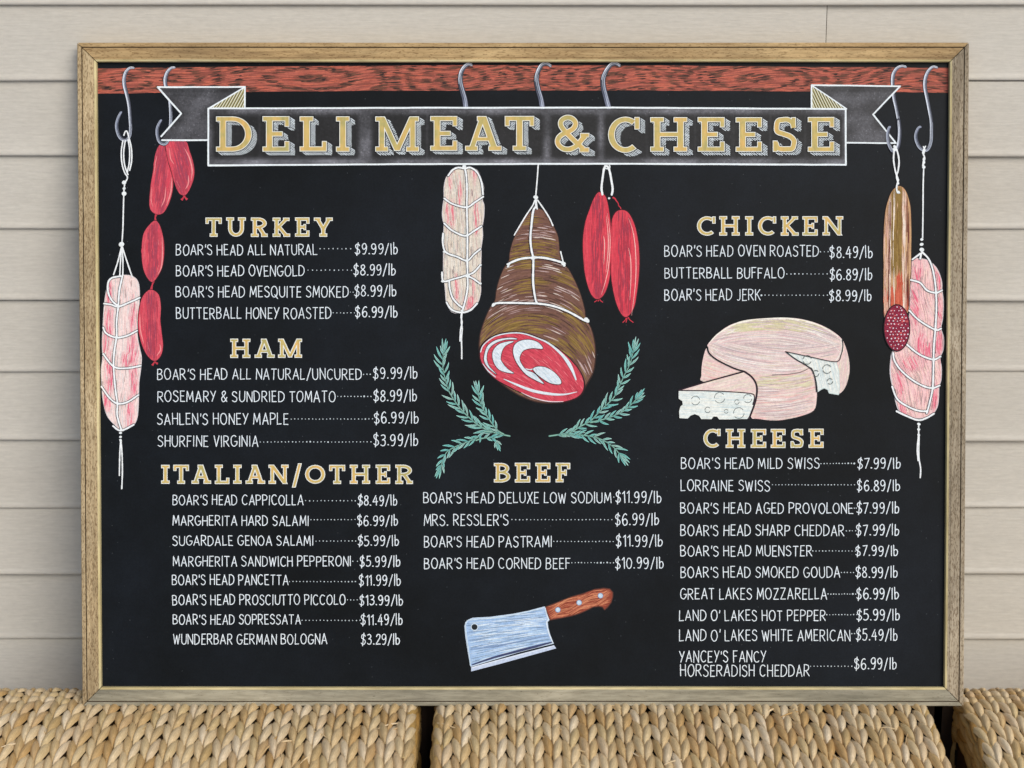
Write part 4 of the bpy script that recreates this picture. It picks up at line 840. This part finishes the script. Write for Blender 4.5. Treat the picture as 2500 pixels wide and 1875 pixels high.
f.ribbon(tc_(qn, [(700, 683), (820, 735), (950, 785), (1100, 815), (1240, 822), (1360, 798)], 5), [1.5, 5, 7, 6.5, 4, 1], W2); 
f.ribbon(tc_(qn, [(492, 440), (520, 375), (620, 300), (760, 270), (880, 275), (1000, 315), (1100, 360), (1200, 440), (1270, 520), (1320, 610), (1350, 690)], 5), [2.5, 2.5, 2.8, 3, 5, 9, 3], W2)
f.ribbon(tc_(qn, [(512, 545), (560, 610), (625, 665)], 5), [1, 2.6, 2], W2); f.ribbon(tc_(qn, [(860, 805), (960, 850), (1100, 884), (1235, 886)], 5), [1, 2.6, 2.6, 1.4], (236, 214, 220)); f.build()
st = Art('painted_string', z=f.z+DZ*3, parent=o)
twine(st, qm, [[(985, 465), (965, 500), (950, 620), (940, 750), (950, 850), (965, 920), (966, 1000), (965, 1150), (985, 1290), (1000, 1325)], [(740, 985), (760, 965), (850, 930), (960, 918), (1060, 920), (1170, 945), (1250, 972)],
               [(605, 1345), (640, 1328), (750, 1325), (900, 1328), (1010, 1332), (1130, 1350), (1250, 1390), (1350, 1440), (1430, 1485), (1458, 1480)]], 4.8)
twine(st, qm, [[(1010, 82), (1002, 200), (988, 365)], [(980, 400), (960, 450), (900, 540), (840, 640), (795, 715)], [(1003, 400), (1060, 480), (1110, 560), (1142, 630)], [(988, 395), (986, 470)], [(1212, 865), (1225, 920), (1235, 960)], [(990, 395), (1000, 480)]], 3.2, False)
knots(st, qm, [(988, 375, 22), (965, 920, 24), (740, 980, 15), (738, 998, 10), (1237, 972, 20), (1245, 990, 12), (610, 1340, 16), (600, 1352, 10), (1440, 1470, 18), (1455, 1490, 16), (1000, 1330, 12)], 3.687); st.build()

# --- rosemary sprigs
def sprig(name, branches):
    a = Art(name)
    for br, l0, l1 in branches:
        p = tc_(qn, br, 8); a.ribbon(p, [2.0, 3.0, 4.2], (92, 138, 124)); a.ribbon(p, [1, 1.2, 1.6], (150, 196, 180), cap=False)
        acc = [0]
        for i in range(len(p)-1): acc.append(acc[-1]+math.hypot(p[i+1][0]-p[i][0], p[i+1][1]-p[i][1]))
        def at_(d):
            d = max(0, min(acc[-1]-.01, d)); i = max(k for k in range(len(acc)-1) if acc[k] <= d); f = (d-acc[i])/max(1e-6, acc[i+1]-acc[i])
            return (p[i][0]+(p[i+1][0]-p[i][0])*f, p[i][1]+(p[i+1][1]-p[i][1])*f), math.atan2(p[i][1]-p[i+1][1], p[i][0]-p[i+1][0])
        lv = [(0, R(random.uniform(-5, 5)), 1.25), (2, R(15), 1.15), (2, R(-15), 1.15)]
        for sd_ in (1, -1):
            d = random.uniform(5, 9)
            while d < acc[-1]-14:
                lv.append((d, sd_*R(random.uniform(24, 50)), random.uniform(.95, 1.25))); d += random.uniform(12, 16.5)
                if random.random() < .10: d += 7
        lv.sort(key=lambda q: -q[0])
        for d, sp_, lf in lv:
            q0, ang = at_(d); ln = random.uniform(l0, l1)*lf; cur = []
            for k in range(7):
                u = k/6; aa = ang+sp_*(1.08-.30*u); cur.append((q0[0]+math.cos(aa)*ln*u, q0[1]+math.sin(aa)*ln*u))
            wv = random.uniform(4.5, 5.4); dk = random.choice([(84, 146, 138), (104, 160, 150), (76, 152, 150), (122, 160, 148)])
            a.ribbon(cur, [wv*.5, wv*1.05, wv*1.3, wv*1.0, 1.2], (22, 32, 34), cap=False)
            a.ribbon(cur, [wv*.3, wv*.75, wv*.95, wv*.65, .6], random.choice([(164, 224, 214), (180, 224, 216), (140, 214, 208)]), cap=False)
            a.ribbon(cur[:6], [wv*.2, wv*.42, wv*.46, .4], dk, cap=False)
    a.build()
sprig('painted_rosemary', [([(160, 440), (150, 560), (175, 690), (215, 810), (320, 960), (460, 1090), (600, 1160), (755, 1197)], 22, 31), ([(470, 800), (490, 900), (540, 1000), (600, 1090), (650, 1150), (700, 1180)], 20, 27),
                           ([(130, 1480), (180, 1350), (270, 1290), (370, 1250), (470, 1205), (510, 1160), (600, 1155)], 18, 26), ([(640, 1262), (610, 1215), (520, 1215), (450, 1235)], 14, 20)])
sprig('painted_rosemary', [([(1868, 420), (1840, 540), (1790, 640), (1740, 750), (1690, 850), (1600, 940), (1540, 1000), (1480, 1060), (1390, 1110), (1290, 1165), (1110, 1197)], 20, 28), ([(1905, 850), (1860, 900), (1780, 970), (1700, 1010), (1600, 1045), (1480, 1075)], 18, 24),
                           ([(1750, 1370), (1680, 1290), (1560, 1220), (1400, 1188), (1220, 1190)], 20, 27)])

# --- wheel of cheese and wedge
a = Art('painted_cheese_wheel'); PKC, ST = (238, 210, 205), [(240, 218, 210), (236, 200, 198), (232, 212, 202), (240, 228, 216), (226, 196, 196), (230, 220, 196), (222, 208, 200)]
def patch(pts, col, cols, n, ang, art=None, sm=4, l=(18, 60), tf=qk, edge=None, wd=(.9, 1.9)):
    art = art or a; q = tc_(tf, pts, sm, True) if sm else tp(tf, pts)
    if edge: art.ribbon(q+[q[0]], 4.5, edge, cap=False)
    art.poly(q, col); art.strokes(q, n, cols, l, wd, ang); return q
patch([(1925, 690), (2010, 560), (2000, 430), (2050, 540), (2085, 700), (2080, 850), (2030, 1000), (1955, 1065), (1962, 950), (1950, 800)], PKC, ST, 150, R(98), edge=INK)
FACE, FS = (232, 238, 234), [(240, 243, 238), (224, 234, 232), (242, 243, 234), (208, 222, 224)]
patch([(1335, 570), (1600, 625), (1925, 690), (1955, 800), (1965, 1000), (1955, 1065), (1850, 1050), (1838, 1010), (1790, 990), (1750, 1008), (1710, 1035), (1690, 1000), (1660, 820), (1600, 745), (1440, 650)], FACE, FS, 220, R(75), sm=0, edge=(206, 220, 218))
body = [(408, 530), (430, 590), (520, 660), (680, 740), (850, 800), (1100, 840), (1350, 835), (1500, 810), (1600, 770), (1640, 775), (1680, 880), (1700, 1000), (1700, 1130), (1665, 1260), (1500, 1330), (1300, 1370), (1150, 1375), (1000, 1355), (930, 1335), (900, 1100), (700, 960), (365, 920), (348, 850), (355, 720), (380, 600)]
kang = lambda p: -(p[0]-qk((1060, 0))[0])*.0022
patch(body, PKC, ST+[(240, 188, 184), (244, 196, 186)], 760, kang, edge=INK)
patch([(420, 490), (480, 420), (560, 340), (680, 260), (850, 205), (1050, 180), (1300, 172), (1470, 180), (1650, 220), (1800, 280), (1930, 360), (2000, 430), (2010, 500), (1990, 600), (1925, 685), (1640, 630), (1338, 570), (1440, 660), (1610, 755), (1500, 810), (1350, 838), (1100, 842), (850, 800), (680, 740), (520, 650), (430, 560)],
      (236, 206, 204), ST+[(226, 200, 204), (240, 218, 214)], 850, lambda p: (.0022 if p[1] < qk((0, 480))[1] else -.0020)*(p[0]-qk((1200, 0))[0])+.06, sm=3)
a.ribbon(tc_(qk, [(480, 500), (640, 370), (850, 285), (1100, 260), (1400, 275), (1650, 340), (1850, 450), (1960, 560)], 6), [1, 2.4, 2.4, 1.2], (248, 244, 234), cap=False)
for pts in ([(620, 370), (760, 285), (1000, 235), (1300, 232)], [(640, 385), (800, 300), (1000, 250)], [(680, 330), (880, 262), (1150, 232), (1400, 240)]):
    a.ribbon(tc_(qk, pts, 6), [1, 3.4, 3, 1], (214, 210, 160), cap=False)
a.ribbon(tc_(qk, [(440, 470), (560, 350), (800, 228), (1100, 190), (1400, 186), (1700, 250), (1950, 390)], 6), [2, 5, 5, 2], (246, 240, 228), cap=False)
for pts in ([(430, 540), (560, 640), (760, 720), (1000, 770)], [(470, 520), (640, 620), (900, 700), (1200, 720), (1500, 690)], [(900, 790), (1200, 800), (1450, 780), (1600, 740)]):
    a.ribbon(tc_(qk, pts, 6), [.6, 1.6, 1.6, .6], (250, 244, 238), cap=False)
a.ribbon(tc_(qk, [(1985, 420), (1998, 510), (1975, 600), (1925, 676)], 6), 4.5, (240, 228, 220), cap=False)
top_ = tc_(qk, [(430, 490), (560, 350), (850, 215), (1300, 182), (1700, 250), (1990, 440), (1920, 660), (1640, 615), (1338, 560), (1580, 740), (1350, 828), (850, 790), (520, 640)], 3, True)
tang = lambda p: (.0022 if p[1] < qk((0, 480))[1] else -.0020)*(p[0]-qk((1200, 0))[0])+.06
a.strokes(top_, 170, [(198, 178, 184), (206, 188, 190), (188, 176, 180)], (40, 110), (.6, 1.1), tang); a.strokes(top_, 120, [(250, 244, 238), (246, 236, 232)], (40, 120), (.7, 1.3), tang)
a.strokes(top_, 60, [(224, 216, 172), (218, 210, 176)], (20, 50), (1.2, 2.2), tang, lambda p: p[1] < qk((0, 330))[1])
bod_ = tc_(qk, [(1010, 870), (1350, 860), (1620, 800), (1680, 1000), (1650, 1240), (1300, 1355), (960, 1320)], 3, True)
a.strokes(bod_, 110, [(204, 184, 190), (214, 190, 194)], (36, 100), (.6, 1.1), kang); a.strokes(bod_, 90, [(250, 238, 232)], (36, 100), (.7, 1.3), kang)
a.strokes(bod_, 50, [(226, 218, 184)], (20, 50), (1.2, 2.4), kang, lambda p: p[1] < qk((0, 1000))[1])
for pts, w_ in (([(418, 515), (440, 590), (530, 665), (680, 742), (760, 775), (850, 800)], 3.4), ([(1332, 568), (1600, 625), (1922, 688), (1985, 610), (2008, 500), (2000, 430)], 1.9), ([(1340, 572), (1450, 655), (1600, 745), (1655, 800), (1685, 900), (1700, 1040)], 2.6), ([(1180, 842), (1350, 836), (1500, 812), (1600, 770)], 1.2)):
    a.ribbon(tc_(qk, pts, 5), w_, INK)
def holes(art, hs):
    for x, y, r in hs:
        for s0, s1 in ((.2, 2.6), (3.2, 5.8)):
            j = random.uniform(-.3, .3)
            art.ribbon([qk((x+r*math.cos(s0+j+(s1-s0)*k/12), y+r*1.02*math.sin(s0+j+(s1-s0)*k/12))) for k in range(13)], 1.35, (66, 78, 74), cap=False)
holes(a, [(1590, 665, 50), (1822, 773, 50), (1690, 825, 36), (1857, 917, 32)])
a.build(); wz = a.z
a = Art('painted_cheese_wedge', z=wz+DZ*4)
patch([(82, 1024), (400, 928), (850, 803), (925, 855), (975, 930), (1000, 1010), (990, 1100), (960, 1220), (905, 1355), (880, 1200), (900, 1060), (500, 1030)], PKC, ST, 240, R(-14), sm=0, edge=(48, 34, 44))
patch([(80, 1030), (500, 1030), (900, 1055), (965, 1090), (960, 1180), (930, 1290), (885, 1360), (555, 1365), (530, 1332), (490, 1330), (465, 1362), (345, 1360), (320, 1322), (270, 1302), (220, 1320), (185, 1355), (90, 1350), (85, 1270), (100, 1215), (128, 1190), (122, 1150), (80, 1120)], FACE, FS, 380, R(3), sm=0)
for pts, w_ in (([(82, 1022), (400, 926), (850, 803)], 3.2), ([(850, 803), (930, 860), (985, 940), (998, 1040), (975, 1170), (912, 1340)], 4.6), ([(80, 1025), (500, 1032), (900, 1058), (968, 1095), (950, 1190)], 2.6)):
    a.ribbon(tc_(qk, pts, 5), w_, (44, 32, 42))
holes(a, [(277, 1143, 50), (560, 1110, 60), (763, 1160, 26), (890, 1120, 48), (420, 1253, 32), (638, 1270, 22), (785, 1290, 62)]); a.build()

# --- cleaver
a = Art('painted_cleaver_blade'); BL = [(168, 198, 236), (156, 188, 228), (182, 210, 240), (150, 182, 224), (192, 218, 242)]
vang = lambda p: -.10-.13*max(0, min(1, (p[1]-qv((0, 600))[1])/100))
bl = patch([(125, 605), (180, 582), (400, 570), (700, 530), (900, 490), (1105, 435), (1120, 480), (1140, 540), (1155, 595), (1130, 625), (1140, 700), (1165, 790), (1210, 890), (1000, 945), (750, 1010), (450, 1100), (155, 1190), (140, 1080), (120, 960), (95, 800), (85, 680), (95, 635)], (164, 194, 232), BL, 620, vang, sm=0, l=(24, 80), tf=qv, wd=(1, 2.2), edge=(200, 218, 238))
a.strokes(bl, 110, [(120, 146, 180), (134, 158, 190)], (20, 70), (.8, 1.8), vang); a.strokes(bl, 60, [(222, 236, 248)], (24, 80), (1, 2), vang)
a.ribbon(tc_(qv, [(150, 980), (500, 930), (900, 850), (1170, 800)], 5), [1, 4, 3, 1], (126, 150, 190), cap=False)
a.ribbon(tc_(qv, [(170, 1175), (450, 1080), (750, 1000), (1000, 935), (1210, 880)], 5), [3, 5, 6, 6, 3], (64, 72, 110), cap=False)
a.ribbon(tc_(qv, [(1110, 440), (1128, 520), (1150, 590), (1128, 625), (1140, 700), (1165, 790), (1208, 888)], 5), 2.4, (222, 234, 246), cap=False)
a.ribbon(tc_(qv, [(150, 1185), (128, 1000), (100, 800), (88, 680), (100, 630), (140, 598), (400, 573), (700, 532), (1100, 440)], 5), 2.0, (206, 226, 240), cap=False)
a.blob(qv((203, 688)), 9.4, (204, 222, 240), n=20); a.blob(qv((203, 688)), 7.2, (34, 40, 46), n=20)
a.poly(tp(qv, [(160, 1205), (500, 1110), (800, 1030), (1225, 922), (1253, 962), (900, 1060), (500, 1170), (160, 1258)]), (196, 210, 236))
a.ribbon(tc_(qv, [(165, 1212), (500, 1118), (800, 1040), (1222, 932)], 4), 1.6, (232, 240, 250), cap=False); a.build()
a = Art('painted_cleaver_handle')
hp = patch([(1118, 435), (1250, 385), (1450, 305), (1600, 265), (1750, 210), (1870, 195), (1940, 205), (1975, 245), (1975, 300), (1955, 370), (1910, 430), (1875, 460), (1850, 425), (1800, 418), (1730, 425), (1650, 465), (1550, 510), (1450, 540), (1300, 570), (1175, 592), (1145, 510)], (140, 66, 50), [(150, 72, 54), (130, 60, 46), (158, 80, 58)], 300, R(-20), sm=0, tf=qv, l=(14, 40), edge=(86, 52, 44))
a.strokes(hp, 130, [(206, 128, 96), (196, 112, 84), (214, 142, 104)], (24, 70), (.8, 1.3), lambda p: -.36+.28*math.sin(p[0]*.13+p[1]*.10))
for x, y in ((1275, 467), (1548, 375), (1822, 285)): a.blob(qv((x, y)), 7, (92, 110, 150), n=16); a.blob(qv((x, y)), 5.9, (188, 210, 232), n=16); a.blob(qv((x-5, y-5)), 3, (206, 226, 238), n=10)
a.build()

# ------------------------------------------------------------------ braided seagrass ottomans
CREST = .4465; CY = CAM.y+2.378; PITCHX, ROW = .0252, .0365
def _profile():
    """outline of the seat from the crest: (s, y, z, slope) tables to the front and to the back"""
    out = {}
    for sg in (1, -1):
        y, z, th, s_ = CY, CREST, 0.0, 0.0; L_ = [(0, y, z, 0)]; ds = .001
        while z > .03:
            if sg > 0: rad_ = .62 if s_ < .26 else .075
            else: rad_ = .4 if s_ < .026 else .055
            th = min(math.pi/2, th+ds/rad_); s_ += ds
            y -= sg*math.cos(th)*ds; z -= math.sin(th)*ds; L_.append((s_, y, z, th))
        out[sg] = L_
    return out
PROF = _profile(); S_F, S_B = PROF[1][-1][0], PROF[-1][-1][0]
def surf(s):
    """arc length s from the crest, positive to the front -> (y, z), tangent (towards the front), normal"""
    sg = 1 if s >= 0 else -1; t = PROF[sg]; _, y, z, th = t[min(int(abs(s)/.001), len(t)-1)]
    if sg > 0: return (y, z), (-math.cos(th), -math.sin(th)), (-math.sin(th), math.cos(th))
    return (y, z), (-math.cos(th), math.sin(th)), (math.sin(th), math.cos(th))
def leaf(seed):
    rr = random.Random(seed); Ls, wd_, vs, fs =     .0610*rr.uniform(.95, 1.06),   .0134*rr.uniform(.92, 1.08), [], []
    tw, bow = rr.uniform(-.15, .15), rr.uniform(-.0006, .0006)
    W_ = [.55, .85, 1.0, 1.04, .96, .78, .48, .14]; Z_ = [-.0060, -.0030, .0000, .0020, .0032, .0037, .0026, -.0002]; n = len(W_)
    for i in range(n):
        t = i/(n-1)
        for j in range(7):
            u = -1+j/3; ww = W_[i]*wd_/2
            y = (t-.5)*Ls; x = u*ww+bow*math.sin(t*3.1); h = (1-abs(u)**2.4)*.0068*(.45+.55*W_[i])+Z_[i]+u*tw*.006+(-.0008 if j == 3 and rr.random() < .3 else 0)
            vs.append((x, y, h))
    for i in range(n-1):
        for j in range(6): k = i*7+j; fs.append((k, k+1, k+8, k+7))
    return vs, fs
LEAVES = [leaf(k) for k in range(7)]; LEAFM = [mesh('strand', v, f, True) for v, f in LEAVES]
for m_ in LEAFM: m_.materials.append(M_STRAW)
def frame_at(x, s, rot, lift=0):
    (y, z), (ty, tz), (ny, nz) = surf(s)
    X, Y, Z = Vector((-1, 0, 0)), Vector((0, ty, tz)), Vector((0, ny, nz))
    m = Matrix((X, Y, Z)).transposed().to_4x4() @ Matrix.Rotation(rot, 4, 'Z')
    m.translation = Vector((x, y, z))+Z*lift; return m
def merged(name, items, parent, off, mat=None, **props):
    V, F_, tint, base = [], [], [], 0
    for (k, m) in items:
        v = np.array(LEAVES[k][0]); A = np.array(m)[:3, :3]; t = np.array(m.translation)-np.array(off)
        V.append(v @ A.T+t); F_ += [tuple(i+base for i in f) for f in LEAVES[k][1]]; tint += [random.random()]*len(v); base += len(v)
    me = bpy.data.meshes.new(name); me.from_pydata(np.concatenate(V).tolist(), [], F_); me.update(); me.polygons.foreach_set('use_smooth', [True]*len(me.polygons))
    at = me.attributes.new('tint', 'FLOAT', 'POINT'); at.data.foreach_set('value', tint)
    return obj(name, me, parent, mat or M_STRAW, **props)
M_DARK = mat_flat('gap_shade_brown', (44, 34, 26))  # very dark brown standing in for the shade in the gaps
def ottoman(x0, x1, label, vis, blocker_ext):
    base = Vector(((x0+x1)/2, CY, 0)); root = empty('seagrass_ottoman', base, label=label, category='ottoman', group='braided seagrass ottomans under the menu board')
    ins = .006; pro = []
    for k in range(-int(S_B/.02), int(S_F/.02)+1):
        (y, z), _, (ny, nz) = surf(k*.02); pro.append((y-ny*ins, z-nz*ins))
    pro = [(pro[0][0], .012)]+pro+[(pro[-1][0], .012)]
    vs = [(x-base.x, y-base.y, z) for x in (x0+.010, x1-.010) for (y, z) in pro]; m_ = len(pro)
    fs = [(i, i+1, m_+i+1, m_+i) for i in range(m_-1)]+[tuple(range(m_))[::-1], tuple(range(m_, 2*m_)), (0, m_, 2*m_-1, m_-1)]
    obj('core', mesh('core', vs, fs), root, M_CORE)  # core coloured dark so the gaps between strands look shaded
    gl, gr = blocker_ext
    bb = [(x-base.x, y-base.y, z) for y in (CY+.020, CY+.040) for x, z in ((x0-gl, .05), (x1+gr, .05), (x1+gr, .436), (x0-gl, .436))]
    obj('gap_blocker', mesh('gap_blocker', bb, [(0, 1, 2, 3), (7, 6, 5, 4), (0, 4, 5, 1), (1, 5, 6, 2), (2, 6, 7, 3), (3, 7, 4, 0)]), root, M_DARK)  # added slab hiding the lit wall behind the gaps, so they look dark
    ncol = round((x1-x0-.010)/PITCHX); px = (x1-x0-.010)/ncol; one, rest = [], []
    for c in range(ncol):
        xc = x0+.005+(c+.5)*px; ph_ = random.uniform(-.35, .35)*ROW*.5
        nf = int((S_F-.03)/ROW); nb = int((S_B-.03)/ROW)
        rows = [((r_+.5)*ROW+ph_, 1.0) for r_ in range(nf)]+[(-(r_+.45)*ROW*.56+ph_*.5, .56) for r_ in range(int(nb/.56))]
        for s0, ls_ in rows:
            edge = min(c, ncol-1-c) == 0
            for sd_ in (1, -1):
                jit = random.uniform(-1, 1)
                s_ = s0+sd_*.004+jit*.0022+.004
                m = frame_at(xc+sd_*px*.235+random.uniform(-.0006, .0006), s_, -sd_*R(random.uniform(6.5, 10)), random.uniform(0, .0014)+(.0006 if sd_ > 0 else 0)-(.0022 if edge and (sd_ > 0) == (c > 0) else 0))
                if ls_ < 1: m = m @ Matrix.Diagonal((1, .60, .85, 1))
                it = (random.randrange(len(LEAVES)), m); (one if vis(xc, s_) else rest).append(it)
    one.sort(key=lambda q: q[1].translation.y); extra = one[300:]; one = one[:300]; rest += extra
    for k, m in one:
        o = obj('strand', LEAFM[k], root); o.matrix_local = Matrix.Translation(-base) @ m
    # rush wound round the two ends
    ends = []
    for xe, sg in ((x0, -1), (x1, 1)):
        for ring in range(5):
            s_ = -S_B+.04
            while s_ < S_F-.03:
                (py_, pz_), (ty, tz), (ny, nz) = surf(s_); dd_ = .004+ring*.0125
                Z = Vector((sg, -0.0, 0)) if ring else Vector((sg*.8, ny*.6, nz*.6)).normalized(); Y = Vector((0, ty, tz)); X = Y.cross(Z)
                m = Matrix((X, Y, Z)).transposed().to_4x4() @ Matrix.Rotation(R(random.uniform(-6, 6)+(9 if ring % 2 else -9)), 4, 'Z') @ Matrix.Diagonal((1.15, 1.45, .9, 1))
                m.translation = Vector((xe-sg*(.0085 if ring else .0115), py_-ny*dd_, pz_-nz*dd_)); ends.append((random.randrange(len(LEAVES)), m)); s_ += .045
    fib = []
    for _ in range(46):
        m = frame_at(random.uniform(x0+.02, x1-.02), random.uniform(-.03, .3), random.uniform(-1.2, 1.2), .0062) @ Matrix.Diagonal((.09, random.uniform(.3, .75), .35, 1)) @ Matrix.Rotation(random.uniform(-.12, .12), 4, 'X')
        fib.append((random.randrange(len(LEAVES)), m))
    merged('loose_fibres', fib, root, base, kind='stuff')
    merged('weave', rest, root, base, kind='stuff'); merged('end_winding', ends, root, base, M_RUSH, kind='stuff')
    return root
front = lambda lo, hi: (lambda x, s: lo < x < hi and -.05 < s < .235)
ottoman(-.848, -.1335, 'braided seagrass ottoman under the left third of the board, cut off by the left edge', front(-.76, -.12), (0, .0102))
ottoman(-.114, .605, 'middle braided seagrass ottoman, whole width seen between the two dark gaps', front(-.2, .7), (.0102, .0273))
ottoman(.648, 1.362, 'braided seagrass ottoman at the right corner, its olive wound end showing beside the gap', front(.6, .80), (.0273, 0))
